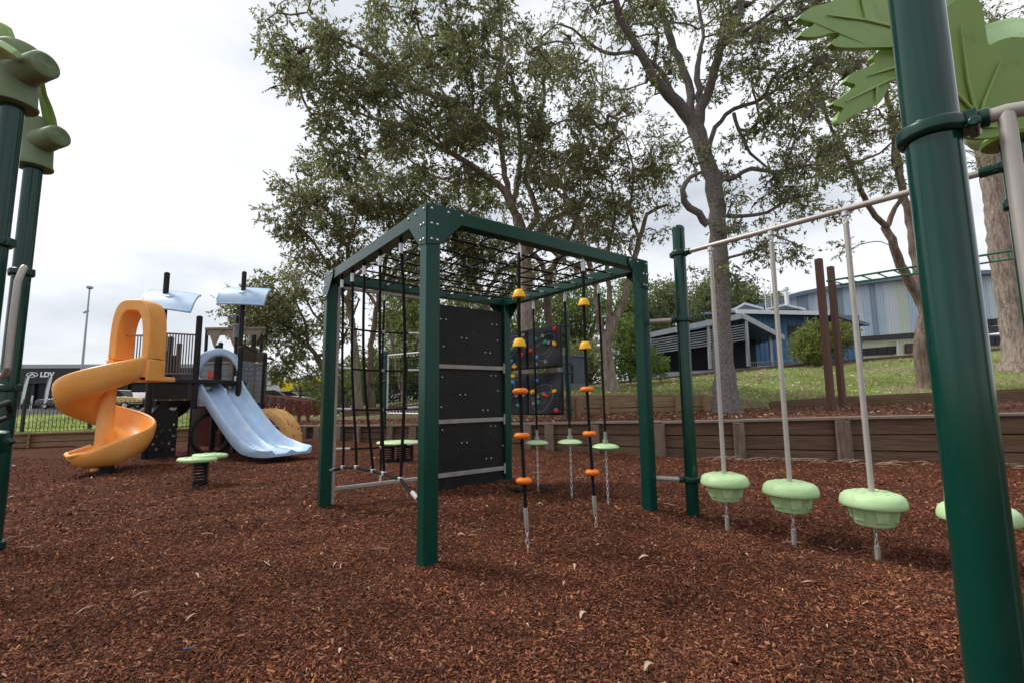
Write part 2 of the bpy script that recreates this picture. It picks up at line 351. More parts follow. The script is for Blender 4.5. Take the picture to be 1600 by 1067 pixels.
r2 = [PZ(p, d+.12, z) for p, d, z in zip(PXR, D1, TZ)]
KY = [642, 640, 630, 612, 605, 597, 586, 576.5, 564, 552, 538, 518]
r3 = [D(p, y, 24) for p, y in zip(PXR, KY)]
r4 = [V((a.x*2.6, 80, a.z+.1)) for a in r3]
loft_rows([r0_, r1], [10], 'terrace_mulch', MT['mulch_far'], .02)
loft_rows([[p+V((0, -.1, -.02)) for p in r1], [lerp(a, b, .5)+V((0, 0, .05)) for a, b in zip(r1, r2)], r2], [2, 2], 'soil_bank', MT['dirt'], .0)
loft_rows([r2, [lerp(a, b, .5)+V((0, 0, .04)) for a, b in zip(r2, r3)], r3], [10, 8], 'grass_slope', MT['grass'], .06)
loft_rows([[p+V((0, .15, -.05)) for p in r3], r4], [6], 'school_grounds', MT['asphalt'], .0)
# left side: verge and car yard
PXL = [-500, -250, -60, 60, 150, 260, 340, 415]
LB = [727, 716, 703, 698, 694, 690, 687, 684]
lw_b = [G(x, y) for x, y in zip(PXL, LB)]
lw_t = [V((b.x, b.y, .36)) for b in lw_b]
v1 = [PZ(p, 14.3, .16) for p in PXL]; v2 = [PZ(p, 30, .32) for p in PXL]; v3 = [PZ(p, 33, .38) for p in PXL]; v4 = [PZ(p, 120, .45) for p in PXL]
loft_rows([[V((t.x, t.y+.05, .33)) for t in lw_t], v1, v2], [3, 8], 'grass_verge', MT['verge'], .03)
loft_rows([v2, v3, v4], [1, 4], 'car_yard', MT['asphalt'], 0)
v5 = [PZ(p, d, z) for p, d, z in zip([405, 480, 540, 600], [15, 14.9, 14.5, 14], [.45, .5, .58, .62])]
loft_rows([v5, [PZ(p, 32, .38) for p in (300, 400, 560, 800)]], [8], 'grass_bank', MT['grass'], .02)

# ------------------------------------------------------------ mulch chips
def chips(n, ymin, ymax, L0, name, m, kind='stuff', zoff=0, wr=(.25, .5), xspread=1.35, cols=None, flat=.35, curl=0, power=1):
    y = (RNG.random(n)*(ymax**power-ymin**power)+ymin**power)**(1/power); x = (RNG.random(n)*2-1)*(xspread*y+.15)
    Ln = L0*np.clip(np.exp(RNG.normal(-.15, .48, n)), .3, 2.6); Wd = Ln*RNG.uniform(*wr, n); Th = Wd*RNG.uniform(.15, .45, n)
    yaw = RNG.uniform(0, 2*PI, n); pit = RNG.normal(0, flat, n); rol = RNG.normal(0, flat*1.6, n)
    cy, sy, cp, sp_, cr_, sr = np.cos(yaw), np.sin(yaw), np.cos(pit), np.sin(pit), np.cos(rol), np.sin(rol)
    ax = np.stack([cy*cp, sy*cp, sp_], -1); by0 = np.stack([-sy, cy, 0*cy], -1); nz = np.cross(ax, by0)
    by = by0*cr_[:, None]+nz*sr[:, None]; nz = np.cross(ax, by)
    c = np.stack([x, y, hza(x, y)+RNG.uniform(-.002, .014, n)+zoff], -1)
    T = [(-.5, -.45, -.5), (-.42, .5, -.3), (-.46, 0, .6), (.5, -.3, -.4), (.40, .42, -.5), (.48, .05, .5)]
    vs = np.zeros((n, 6, 3), np.float32)
    for k, (a, b, h) in enumerate(T):
        j = RNG.uniform(.7, 1.15, (n, 3))
        vs[:, k] = c+ax*(a*Ln*j[:, 0])[:, None]+by*(b*Wd*j[:, 1])[:, None]+nz*(h*Th*j[:, 2])[:, None]
    F = np.array([0, 2, 1, 3, 4, 5, 0, 1, 4, 3, 1, 2, 5, 4, 2, 0, 3, 5])
    ff = (F[None]+6*np.arange(n)[:, None]).ravel(); lt = np.tile([3, 3, 4, 4, 4], n)
    return tag(npmesh(name, vs.reshape(-1, 3), ff, lt, m, None, False), kind=kind)
MT['chip'] = mat('bark_chips', CHIP[1], .85, island=CHIP+[(.09, .03, .018), (.05, .018, .011)], spec=.25)
t_ = MT['chip'].node_tree; n_n = t_.nodes; b_ = n_n['Principled BSDF']; src = b_.inputs['Base Color'].links[0].from_socket
c_ = n_n.new('ShaderNodeTexCoord'); w_ = n_n.new('ShaderNodeTexNoise'); w_.inputs['Scale'].default_value = 1.8; w_.inputs['Detail'].default_value = 6; w_.inputs['Roughness'].default_value = .7
q_ = n_n.new('ShaderNodeValToRGB'); q_.color_ramp.elements[0].position = .34; q_.color_ramp.elements[0].color = (.62, .60, .60, 1); q_.color_ramp.elements[1].position = .62; q_.color_ramp.elements[1].color = (1.25, 1.15, 1.1, 1)
x_ = n_n.new('ShaderNodeMix'); x_.data_type = 'RGBA'; x_.blend_type = 'MULTIPLY'; x_.inputs[0].default_value = .9
t_.links.new(c_.outputs['Object'], w_.inputs['Vector']); t_.links.new(w_.outputs[0], q_.inputs[0]); t_.links.new(src, x_.inputs[6]); t_.links.new(q_.outputs[0], x_.inputs[7]); t_.links.new(x_.outputs[2], b_.inputs['Base Color'])
# ------------------------------------------------------------ retaining walls
def polyat(pts, pxs, px):
    for i in range(len(pxs)-1):
        if pxs[i] <= px <= pxs[i+1]: return lerp(pts[i], pts[i+1], (px-pxs[i])/(pxs[i+1]-pxs[i]))
    return pts[-1]
def sleeper_wall(name, label, cat, base, top, pxs, posts, pm, bm, cm, rows=3, capw=.16, pw=.2, group=None, px0=None, px1=None, capt=.045):
    org = base[len(base)//2]; t = thing(name, label, cat, (org.x, org.y, org.z), group)
    rnd = random.Random(3)
    cuts = [px0]+posts+[px1]
    B = MB(); C = MB()
    for a, b in zip(cuts[:-1], cuts[1:]):
        pa, pb = polyat(base, pxs, a), polyat(base, pxs, b); ta, tb = polyat(top, pxs, a), polyat(top, pxs, b)
        d = (pb-pa); d.z = 0; nrm = V((-d.y, d.x, 0)).normalized()
        for k in range(rows):
            za = lerp(pa-V((0, 0, .08)), V((pa.x, pa.y, ta.z-capt)), k/rows); zb = lerp(pb-V((0, 0, .08)), V((pb.x, pb.y, tb.z-capt)), k/rows)
            ha = (ta.z-capt-pa.z+.08)/rows; hb = (tb.z-capt-pb.z+.08)/rows
            off = nrm*(.03+rnd.uniform(-.008, .008)); g_ = .008
            q = [za+off+V((0, 0, g_)), zb+off+V((0, 0, g_)), zb+off+V((0, 0, hb-g_)), za+off+V((0, 0, ha-g_))]
            B.prism(q, nrm*.06)
        du = d.normalized()
        q0, q1 = ta+du*.004, tb-du*.004; j = rnd.uniform(-.006, .006)
        C.prism([q0-nrm*(.05)+V((0, 0, j)), q1-nrm*.05+V((0, 0, j)), q1+nrm*(capw-.05)+V((0, 0, j)), q0+nrm*(capw-.05)+V((0, 0, j))], (0, 0, -capt))
    B.build('boards', bm, t, False, .006); 
    if capw > 0: C.build('cap', cm, t, False, .006)
    for p in posts:
        a = polyat(base, pxs, p); b = polyat(top, pxs, p); i = polyat(base, pxs, min(p+15, pxs[-1])); d = (i-a); d.z = 0
        if d.length < 1e-4: d = V((1, 0, 0))
        d.normalize(); n_ = V((d.y, -d.x, 0)); w = pw*rnd.uniform(.85, 1.15); h = b.z-capt-a.z
        x = MB(); x.box(a+n_*.035+V((0, 0, h/2-.06)), (w, .075, h+.1), (d, n_, V((0, 0, 1)))); x.build('post', pm, t, False, .008)
    return t
sleeper_wall('retaining_wall', 'long low timber sleeper wall with flat grey cap behind the climbing frame', 'retaining wall', wall_b, wall_t, PXR,
             [446, 476, 497, 533, 562, 612, 650, 700, 760, 828, 862, 932, 1034, 1158, 1322, 1500, 1720], 'woodg', 'wood', 'wood2', px0=PXR[0], px1=2000)
sleeper_wall('timber_edging', 'plain pale timber sleeper edging in front of the grass by the spiral slide', 'retaining wall', lw_b, lw_t, PXL,
             [44, 300], 'wood3', 'wood3', 'wood3', rows=2, capw=.10, px0=-500, px1=415, pw=.05)
ub = [p+V((0, -.10, -.05)) for p in r1]; ut = [V((p.x, p.y-.12, p.z+.03)) for p in r2]
sleeper_wall('upper_retaining_wall', 'short honey coloured timber wall on the terrace with broad upright posts', 'retaining wall', ub, ut, PXR,
             [905, 945, 1000, 1056, 1098], 'wood3', 'wood3', 'wood3', rows=2, capw=.12, px0=866, px1=1100, pw=.17)
sleeper_wall('sleeper_edging', 'dark weathered sleeper edging along the foot of the grass slope at right', 'retaining wall', ub, ut, PXR,
             [1340, 1620], 'wood', 'wood', 'wood', rows=1, capw=.08, px0=1200, px1=2000, pw=.03)
kb = MB()
for a, b in zip(r3[3:-1], r3[4:]): kb.bar(a+V((0, 0, .03)), b+V((0, 0, .03)), .18, .22, (0, 0, 1))
tag(kb.build('slope_kerb', 'wood', smooth=False, bevel=.01), kind='structure')
# bed edging and rope net bed on the left
eb = MB(); eb.bar(PZ(540, 13.6, .68), PZ(655, 12.9, .84), .08, .18, (0, 0, 1))
tag(eb.build('bed_edging', 'wood', smooth=False, bevel=.01), 'low dark sleeper edging of the mulch bed under the rope net', 'edging')

# ------------------------------------------------------------ rope cube
cF = V((-.558, 3.169, 0)); e1 = V((math.cos(rad(37.6)), math.sin(rad(37.6)), 0)); e2 = V((-e1.y, e1.x, 0)); UZ = V((0, 0, 1))
A_, B_ = 2.31, 2.23; cR = cF+e1*A_; cL = cF+e2*B_; cB = cR+e2*B_; HT = 2.4; PS = .105
cube = thing('climbing_frame', 'green square steel cube frame with a black rope net roof and a black climbing panel', 'climbing frame', cF)
ax = (e1, e2, UZ)
for c, zb in ((cF, .0), (cL, -.06), (cR, .03), (cB, 0)):
    x = MB(); x.box(c+UZ*((HT+zb-.2)/2), (PS, PS, HT-zb+.2), ax); p = x.build('post', 'green_box', cube, False, .010, 3)
for c0, c1, d in ((cF, cR, e1), (cF, cL, e2), (cL, cB, e1), (cR, cB, e2)):
    n_ = V((-d.y, d.x, 0)); x = MB()
    x.box((c0+c1)/2+UZ*(HT-PS/2+.002), ((c1-c0).length-PS-.002, PS-.006, PS), (d, n_, UZ)); x.build('beam', 'green_box', cube, False, .008, 3)
def gusset(c, d, outn):     # triangular plate on the outer face of a corner
    o = c+outn*(PS/2+.002); k = -PS/2
    pl = [o+d*k+UZ*(HT), o+d*(k+.30)+UZ*HT, o+d*(k+.30)+UZ*(HT-.07), o+d*(PS/2+.004)+UZ*(HT-.27), o+d*k+UZ*(HT-.29)]
    x = MB(); x.prism(pl, outn*.006); g_ = x.build('gusset_plate', 'green_box', cube, False, .002)
    b = MB()
    for u, w in ((.03, .035), (.03, .14), (.03, .25), (.16, .035), (.27, .035), (.075, .25), (.075,.14)): b.dome(o+d*(k+u)+UZ*(HT-w)+outn*.006, .011, .009, 8, outn)
    b.build_each('bolt', 'bolt', g_)
for c, d, o in ((cF, e1, -e2), (cF, e2, -e1), (cR, -e1, -e2), (cL, -e2, -e1), (cR, e2, e1), (cB, -e2, e1), (cL, e1, e2), (cB, -e1, e2)): gusset(c, d, o)
# roof net
net = MB(); con = MB(); fer = MB(); zn = HT-.055; K = 7
def sag(u, v): return -.05*math.sin(PI*u)*math.sin(PI*v)
for i in range(1, K+1):
    u = i/(K+1)
    for q in (0, 1):
        pts = []
        for j in range(17):
            v = j/16; a, b = (u, v) if q else (v, u)
            w = .010*math.sin(j*1.9+i*2.3)
            pts.append(cF+e1*(PS/2+a*(A_-PS)+(w if q else 0))+e2*(PS/2+b*(B_-PS)+(0 if q else w))+UZ*(zn+sag(a, b)+(.008 if q else -.006)))
        net.tube(pts, .0092, 7)
        for e_, f_ in ((pts[0], pts[1]), (pts[-1], pts[-2])): fer.tube([e_, e_+(f_-e_).normalized()*.07], .011, 8)
for i in range(1, K+1):
    for j in range(1, K+1):
        a, b = i/(K+1), j/(K+1); p = cF+e1*(PS/2+a*(A_-PS))+e2*(PS/2+b*(B_-PS))+UZ*(zn+sag(a, b))
        con.lathe([(.010, -.015), (.017, -.008), (.017, .008), (.010, .015)], p, 8)
rn = net.build('roof_net', 'rope', cube); con.build_each('rope_connector', 'rail', rn); fer.build_each('ferrule', 'zinc', rn)
# hanging cargo ropes on the F-L side
cn = MB(); cf = MB(); cc = MB()
tops = [.84, .705, .565, .40, .215]; botpx = [(536, 729), (557, 729), (583, 735), (600, 739), (626, 748)]
bots = []
for tt, (bx, by) in zip(tops, botpx):
    a = cF+e2*(B_*tt)+UZ*(HT-PS)
    b = D(bx, by, (cF+e2*(B_*tt)).y+.12); bots.append(b)
    pts = [lerp(a, b, k/12)+e1*(.03*math.sin(k/12*PI)*math.sin(tt*9))+V((-.06*math.sin(k/12*PI)**2*(tt-.3), 0, 0)) for k in range(13)]
    cn.tube(pts, .0125, 8); cf.tube([a, a-UZ*.03], .008, 8); cf.tube([a-UZ*.03, a-UZ*.11], .016, 10); cc.lathe([(.010, -.02), (.024, -.012), (.024, .012), (.010, .02)], b, 10)
pl = D(516, 734, cL.y-.02); pf = D(653, 779, cF.y+.02)
chain = [pl]+bots+[pf]; sm = []
for i in range(len(chain)-1):
    for k in range(4): sm.append(lerp(chain[i], chain[i+1], k/4)-UZ*.008*math.sin(k/4*PI))
sm.append(pf); cn.tube(sm, .0125, 8); cf.tube([pl, lerp(pl, bots[0], .3)], .015, 8); cf.tube([pf, lerp(pf, bots[-1], .28)], .017, 8)
cg = cn.build('cargo_rope', 'rope', cube); cf.build_each('ferrule', 'zinc', cg); cc.build_each('rope_connector', 'zinc', cg)
# back side: grey framed net on the left half
mid = lerp(cL, cB, .46); a0 = cL+e1*(PS/2+.03)
fr = MB()
for p, q in ((a0+UZ*.02, a0+UZ*(HT-PS-.02)), (mid+UZ*.02, mid+UZ*(HT-PS-.02)), (a0+UZ*.17, mid+UZ*.17), (a0+UZ*(HT-PS-.03), mid+UZ*(HT-PS-.03))):
    fr.bar(p, q, .032, .04, e2)
fr.build('net_frame', 'rail', cube, False, .004)
x = MB(); y_ = MB(); k_ = MB()
vm = lerp(a0, mid, .52); x.tube([vm+UZ*(HT-PS-.1), vm+UZ*1.2-e1*.01, vm+UZ*.3], .012, 8); y_.tube([vm+UZ*(HT-PS), vm+UZ*(HT-PS-.11)], .014, 8); y_.tube([vm+UZ*.3, vm+UZ*.18], .012, 8)
for zz in (1.84, 1.41, .98, .57):
    pts = [lerp(a0, mid, t)+UZ*(zz-.02*math.sin(t*PI)) for t in [k/8 for k in range(9)]]; x.tube(pts, .0105, 8)
    y_.tube([pts[0], lerp(a0, mid, .17)+UZ*(zz-.008)], .0135, 8); y_.tube([pts[-1], lerp(a0, mid, .83)+UZ*(zz-.008)], .0135, 8); k_.lathe([(.01, -.02), (.022, -.01), (.022, .01), (.01, .02)], vm+UZ*(zz-.02), 8)
bn = x.build('side_net', 'rope', cube); y_.build_each('ferrule', 'zinc', bn); k_.build_each('rope_connector', 'rail', bn)
# back side: climbing panels
w0 = lerp(cL, cB, .475); w1 = cB-e1*(PS/2+.002); zr = [.10, .74, 1.33, 1.93, HT-PS]
rails = [.175, .80, 1.46]; prev = .0
edges = [0.0]+rails+[2.22]
for k in range(4):
    za = edges[k]+(.004 if k else 0); zb = edges[k+1]-.004
    x = MB(); x.box((w0+w1)/2+UZ*((za+zb)/2), ((w1-w0).length, .022, zb-za), ax); pn = x.build('panel', 'panel', cube, False, .003)
    if k == 0: continue
    b = MB(); rr = random.Random(k*5)
    for u, v in ((.14, .82), (.42, .52), (.80, .82), (.12, .30), (.72, .20), (.95, .50)):
        u += rr.uniform(-.05, .05); v += rr.uniform(-.06, .06)
        for s_ in ((0, .075) if u < .9 else (0,)): b.dome(lerp(w0, w1, u)+e1*s_+UZ*(za+(zb-za)*v)-e2*.0115, .011, .009, 8, -e2)
    b.build_each('bolt', 'bolt', pn)
for zz in rails:
    x = MB(); x.box((w0+w1)/2-e2*.03+UZ*zz, ((w1-w0).length-.01, .035, .05), ax); rl = x.build('rung', 'rail', cube, False, .005)
    x = MB(); x.box(w1-e2*.052+UZ*zz-e1*.012, (.024, .012, .13), ax); x.build('end_bracket', 'rail', rl, False, .003)

# hanging ropes
def chainlink(x, p0, p1, pitch=.034, r=.004):
    d = V(p1)-V(p0); n = max(2, int(d.length/pitch)); a, b, dd = frame(d)
    for i in range(n):
        c = lerp(p0, p1, (i+.5)/n); s, o = (a, b) if i % 2 else (b, a); hh = d.length/n*.66
        pts = [c+s*(.0095*math.cos(t))+dd*(hh*math.sin(t)) for t in [2*PI*k/10 for k in range(11)]]
        x.tube(pts, r, 5, False)
def onbeam(c0, c1, px):     # point below a beam on the bearing of px
    best = None
    for k in range(401):
        p = lerp(c0, c1, k/400)+UZ*(HT-PS); d = p-EYE; z = d.dot(fw); q = 800+FPX*d.dot(rt)/z
        if best is None or abs(q-px) < best[0]: best = (abs(q-px), p)
    return best[1]
def bead_rope(tpx, anchor, beads, fy, label):
    a = onbeam(cF, cR, tpx); g = G(*anchor); t = thing('bead_rope', label, 'climbing rope', g, 'climbing ropes with beads')
    def at(py):
        lo, hi = 0, 1
        for _ in range(30):
            m_ = (lo+hi)/2; p = lerp(a, g, m_)-EYE
            y = 533.5-FPX*p.dot(up)/p.dot(fw)
            if y < py: lo = m_
            else: hi = m_
        m_ = lo; return lerp(a, g, m_)+e1*(-.030*math.sin(m_*PI))
    ys = [at(y) for y in range(int(fy[0]), int(fy[1]), -8)]
    p_f = at(fy[0]); p_g = at(fy[0]+ (28 if fy[0] > 790 else 24))
    x = MB(); x.tube([p_f]+ys[1:]+[a-UZ*.1], .0135, 9); r_ = x.build('rope', 'rope', t)
    x = MB(); x.tube([a+UZ*.01, a-UZ*.025], .008, 8); x.tube([a-UZ*.02, a-UZ*.12], .018, 10); x.build('top_ferrule', 'zinc', t)
    x = MB(); x.tube([p_f+(p_f-p_g)*.15, p_g], [.018, .016], 10); x.build('bottom_ferrule', 'rail', t)
    x = MB(); chainlink(x, p_g, g-UZ*.02); x.build('chain', 'zinc', t)
    for py, kind in beads:
        c = at(py); ax_ = (a-g).normalized(); x = MB()
        if kind == 'y':
            x.lathe([(.018, .034), (.030, .032), (.040, .018), (.050, -.012), (.052, -.030), (.048, -.034), (.015, -.034)], c, 22, ax_); x.build('bead', 'yellow', t, True, 0, angle=50)
        else:
            x.lathe([(.016, .022), (.040, .022), (.055, .013), (.060, 0), (.055, -.013), (.040, -.022), (.016, -.022)], c, 40, ax_, wob=lambda t_, i: 1+.045*abs(math.cos(t_*4.0))-.03); x.build('bead', 'orange_b', t, True, 0, angle=60)
    return t
bead_rope(811, (825, 857), [(460, 'y'), (536, 'y'), (611, 'o'), (680, 'o'), (750, 'o')], (796, 395), 'bead rope nearer the black panel, its chain reaching furthest forward into the mulch')
bead_rope(911, (932, 826), [(473, 'y'), (540, 'y'), (608, 'o'), (677, 'o'), (737, 'o')], (777, 420), 'bead rope nearer the right post of the cube, hanging before the pale green disc')
def disc_rope(tpx, dpy, apy, bpx, label):
    a = onbeam(cR, cB, tpx)
    g = G(bpx, apy); g.y = g.y*.35+a.y*.65; g.x = a.x+.02; g.z = 0
    t = thing('disc_rope', label, 'disc swing', g, 'hanging ropes with green disc seats'); ctr = lerp(a, g, .5)
    lo, hi = 0, 1
    for _ in range(30):
        m_ = (lo+hi)/2; p = lerp(a, g, m_)-EYE; y = 533.5-FPX*p.dot(up)/p.dot(fw)
        if y < dpy: lo = m_
        else: hi = m_
    c = lerp(a, g, lo)
    x = MB(); x.tube([a-UZ*.1, c+UZ*.14], .0125, 8); x.build('rope', 'rope', t)
    x = MB(); x.tube([a, a-UZ*.03], .008, 8); x.tube([a-UZ*.03, a-UZ*.12], .017, 10); x.build('top_ferrule', 'zinc', t)
    x = MB(); x.tube([c+UZ*.15, c+UZ*.06], .017, 10); x.tube([c+UZ*.07, c+UZ*.02], .028, 10); x.build('bottom_ferrule', 'rail', t)
    x = MB(); x.lathe([(.02, .030), (.06, .028), (.10, .020), (.130, .006), (.137, -.006), (.128, -.020), (.09, -.027), (.02, -.028)], c, 30); x.build('disc_seat', 'mint', t, angle=60)
    x = MB(); chainlink(x, c-UZ*.028, g-UZ*.02); x.build('chain', 'zinc', t)
disc_rope(833, 691, 770, 836, 'green disc on a rope hanging closest to the black climbing panel')
disc_rope(882, 690, 779, 884, 'green disc on a rope, the middle of three, before the black rock wall edge')
disc_rope(935, 697, 790, 938, 'green disc on a rope hanging closest to the right post of the cube')

# ------------------------------------------------------------ step swing frame at right
pA = V((1.645, 4.50, 0)); pE = V((3.06, 2.73, 0)); bz = 2.45; bd = (pE-pA).normalized()
sf = thing('step_swing_frame', 'green round posts carrying a long grey pipe with hanging steps', 'play frame', pA)
def rpost(p, z, par, nm='post', m='green', r=.0575, z0=-.2):
    x = MB(); x.lathe([(r, z0), (r, z-.02), (r*1.04, z-.02), (r*1.04, z-.0), (r*.9, z+.022), (r*.5, z+.036), (r*.05, z+.04)], (p.x, p.y, 0), 32); return x.build(nm, m, par, True)
def clamp(p, z, par, d=None, r=.0575, arm=.0):
    x = MB(); x.lathe([(r, -.028), (r+.010, -.028), (r+.019, -.020), (r+.021, 0), (r+.019, .020), (r+.010, .028), (r, .028)], (p.x, p.y, z), 28)
    d = V(d).normalized() if d is not None else V((0, -1, 0)); s = V((-d.y, d.x, 0))
    for q in (1, -1):
        c = V((p.x, p.y, z))+d*(r+.012)*(1 if q > 0 else -1)
        x.box(c, (.05, .055, .05), (d, s, UZ)); x.tube([c-s*.034, c+s*.034], .011, 8)
    if arm: x.tube([V((p.x, p.y, z))+d*(r+.01), V((p.x, p.y, z))+d*(r+arm)], .032, 14)
    return x.build('clamp', 'clamp', par, True, .004)
rpost(pA, 2.70, sf); rpost(pE, 2.64, sf)
clamp(pA, bz, sf, bd, arm=.06); clamp(pE, bz, sf, -bd, arm=.1); clamp(pE, 2.2, sf, V((1, .3, 0)), arm=.05)
x = MB(); x.tube([pA+bd*.10+UZ*bz, pE-bd*.14+UZ*bz], .0225, 18); x.build('overhead_pipe', 'steel', sf)
for z in (1.80, .31):
    dd = (pA-cR); dd.z = 0; dd.normalize(); clamp(pA, z, sf, -dd, arm=.05)
    q = cR+e1*(PS/2+.004); q = V((q.x, q.y, z)); en = pA-dd*.10+UZ*z
    x = MB(); x.tube([q, en], .022, 14); br = x.build('tie_pipe', 'steel', sf)
    x = MB(); x.lathe([(.034, 0), (.034, .007)], q, 20, e1, ys=1); x.prism([q+e2*a*.032+UZ*b*.07 for a, b in ((-1, -.8), (-.6, -1), (.6, -1), (1, -.8), (1, .8), (.6, 1), (-.6, 1), (-1, .8))], e1*.006)
    for s_ in (-.05, .05): x.dome(q+UZ*s_+e1*.006, .009, .007, 8, e1)
    x.build('flange', 'rail', br, False)
def make_step(label):
    t = thing('hanging_step', label, 'hanging step', (0, 0, 0), 'pale green hanging steps under the grey pipe')
    x = MB(); x.tube([(0, 0, bz-.11), (0, 0, .40)], .0185, 14); x.build('pole', 'steel', t)
    x = MB(); x.tube([(0, 0, bz-.02), (0, 0, bz-.05)], .026, 12); x.tube([(0, 0, bz-.045), (0, 0, bz-.075)], .012, 8); x.torus((0, 0, bz-.085), .017, .006, (1, 0, 0), 12, 6); x.tube([(0, 0, bz-.095), (0, 0, bz-.12)], .014, 10); x.build('swivel', 'zinc', t)
    x = MB(); x.lathe([(.02, .40), (.13, .398), (.165, .388), (.187, .368), (.196, .335), (.197, .312), (.190, .302), (.15, .300), (.02, .300)], (0, 0, 0), 44)
    st_ = x.build('step_top', 'mint', t, angle=60)
    x = MB()
    for k in range(9):
        a = 2*PI*k/9; c = V((.105*math.cos(a), .105*math.sin(a), .3975)); x.lathe([(.018, 0), (.018, .004), (.012, .006)], c, 10)
    for k in range(5):
        a = 2*PI*k/5+.3; x.lathe([(.014, 0), (.014, .005), (.009, .007)], V((.055*math.cos(a), .055*math.sin(a), .397)), 10)
    x.build_each('grip_stud', 'mint', st_)
    x = MB(); x.lathe([(.03, .30), (.145, .300), (.138, .29), (.118, .190), (.112, .178), (.03, .176)], (0, 0, 0), 40)
    for k in range(6):
        a = 2*PI*k/6+.25; d = V((math.cos(a), math.sin(a), 0)); s = V((-d.y, d.x, 0)); c = d*.128
        x.prism([c+s*w+UZ*z+d*o for w, z, o in ((-.042, .300, .020), (.042, .300, .020), (.034, .212, .004), (-.034, .212, .004))], -d*.03)
    x.build('step_cup', 'mint', t, True, .004, angle=40)
    x = MB(); x.tube([(0, 0, .176), (0, 0, .15)], .012, 8); chainlink(x, V((0, 0, .15)), V((0, 0, .0)), .036, .0045); x.build('anchor_chain', 'zinc', t)
    x = MB(); x.tube([(0, 0, .035), (0, 0, -.08)], .017, 12); x.build('anchor_socket', 'rail', t)
    return t
def sloc(t): p = lerp(pA, pE, t); return V((p.x, p.y, 0))
s0 = make_step('hanging step closest to the round post beside the cube')
for ch in s0.children: pass
s0.location = sloc(.14); ORG[s0] = s0.location.copy()
dup(s0, sloc(.375), 'middle one of the three fully visible hanging steps')
dup(s0, sloc(.61), 'largest whole hanging step, closest to the thick near post')
dup(s0, sloc(.845), 'hanging step mostly hidden behind the thick near post')

# near post with clamp and grey pipes
pN = V((1.105, 1.17, 0))
npst = thing('near_play_post', 'thick glossy dark green post close to the camera with a clamp and grey pipe', 'play post', pN)
x = MB(); x.lathe([(.0575, -.3), (.0575, 3.2), (.0605, 3.2), (.0605, 3.23), (.05, 3.25), (.01, 3.262)], pN, 64); x.build('post', 'green', npst)
zc = 1.752; dN = V((.70, -.71, 0)).normalized(); sN = V((-dN.y, dN.x, 0)); c0 = pN+UZ*zc
x = MB(); rows = []
for i in range(49):
    a = 2*PI*i/48; d = V((math.cos(a), math.sin(a), 0)); w = 1+.10*max(0, -d.dot(dN))**.5
    rows.append([c0+d*((.0570+o)*1.0)+UZ*(z*w) for o, z in ((0, -.021), (.008, -.021), (.0165, -.014), (.018, 0), (.0165, .014), (.008, .021), (0, .021))])
x.grid(rows, True); cb = c0+dN*.073
x.box(c0+dN*.070, (.034, .062, .046), (dN, sN, UZ)); x.tube([cb-sN*.045-UZ*.016+dN*.006, cb+sN*.04-UZ*.016+dN*.006], .013, 14)
x.tube([c0+dN*.070, c0+dN*.085, c0+dN*.108], [.017, .023, .024], 18); cl_ = x.build('clamp', 'clamp', npst, True, .004)
x = MB(); q = c0-V((0, 0, 0)); sl = V((-.3, -.95, 0)).normalized(); 
tq = c0+dN*.135; x.tube([c0+dN*.09, tq, tq+V((.35, -.12, 0))], .0175, 20); x.tube([tq-UZ*.004, tq-UZ*1.55], .0165, 20)
x.build('handrail_pipe', 'steel', npst)

# ------------------------------------------------------------ leaf canopies
def outline_leaf(name, pts, dfun, par, m='leafg', th=.03, veins=(), vm='leafv'):
    P = [D(px, py, dfun(px, py)) for px, py in pts]
    # smooth closed curve
    n = len(P); Q = []
    for i in range(n):
        p0, p1, p2, p3 = P[i-1], P[i], P[(i+1) % n], P[(i+2) % n]
        for k in range(4):
            t = k/4; Q.append(.5*((2*p1)+(p2-p0)*t+(2*p0-5*p1+4*p2-p3)*t*t+(3*p1-p0-3*p2+p3)*t*t*t))
    cen = sum(Q, V((0, 0, 0)))/len(Q); nn = V((0, 0, 0))
    for i in range(len(Q)): nn += (Q[i]-cen).cross(Q[(i+1) % len(Q)]-cen)
    nn.normalize()
    if nn.z < 0: nn = -nn
    import mathutils
    x = MB(); n = len(Q); a, b, _ = frame(nn)
    tri = mathutils.geometry.tessellate_polygon([[V((q.dot(a), q.dot(b), 0)) for q in Q]])
    vs = Q+[q+nn*th for q in Q]; x.add(vs, [tuple(reversed(t)) for t in tri]+[tuple(i+n for i in t) for t in tri]+[(i, (i+1) % n, n+(i+1) % n, n+i) for i in range(n)])
    o = x.build(name, m, par, True, .010, 3, angle=40)
    v = MB()
    for line in veins:
        L_ = [D(px, py, dfun(px, py))-nn*.010 for px, py in line]; v.tube(L_, [.010]+[.008]*(len(L_)-2)+[.003], 8)
    if veins: v.build('vein', vm, o)
    return o
lc = thing('leaf_canopy', 'big green moulded plastic leaves at the top of the far right post', 'leaf canopy', pE+UZ*2.6)
dA = lambda px, py: 2.25+(px-1250)*.0022
outline_leaf('leaf', [(1250, 26), (1268, 12), (1300, 3), (1325, -12), (1370, -40), (1440, -60), (1500, -30), (1490, 40), (1450, 75), (1400, 74), (1330, 75), (1306, 73), (1300, 66), (1312, 56), (1300, 52), (1276, 58), (1252, 57), (1256, 48), (1272, 38), (1256, 32)], dA, lc,
             veins=[[(1470, 60), (1400, 46), (1350, 34), (1290, 26)], [(1350, 34), (1345, 10), (1340, -15)]])
dA2 = lambda px, py: 2.45+(px-1300)*.002
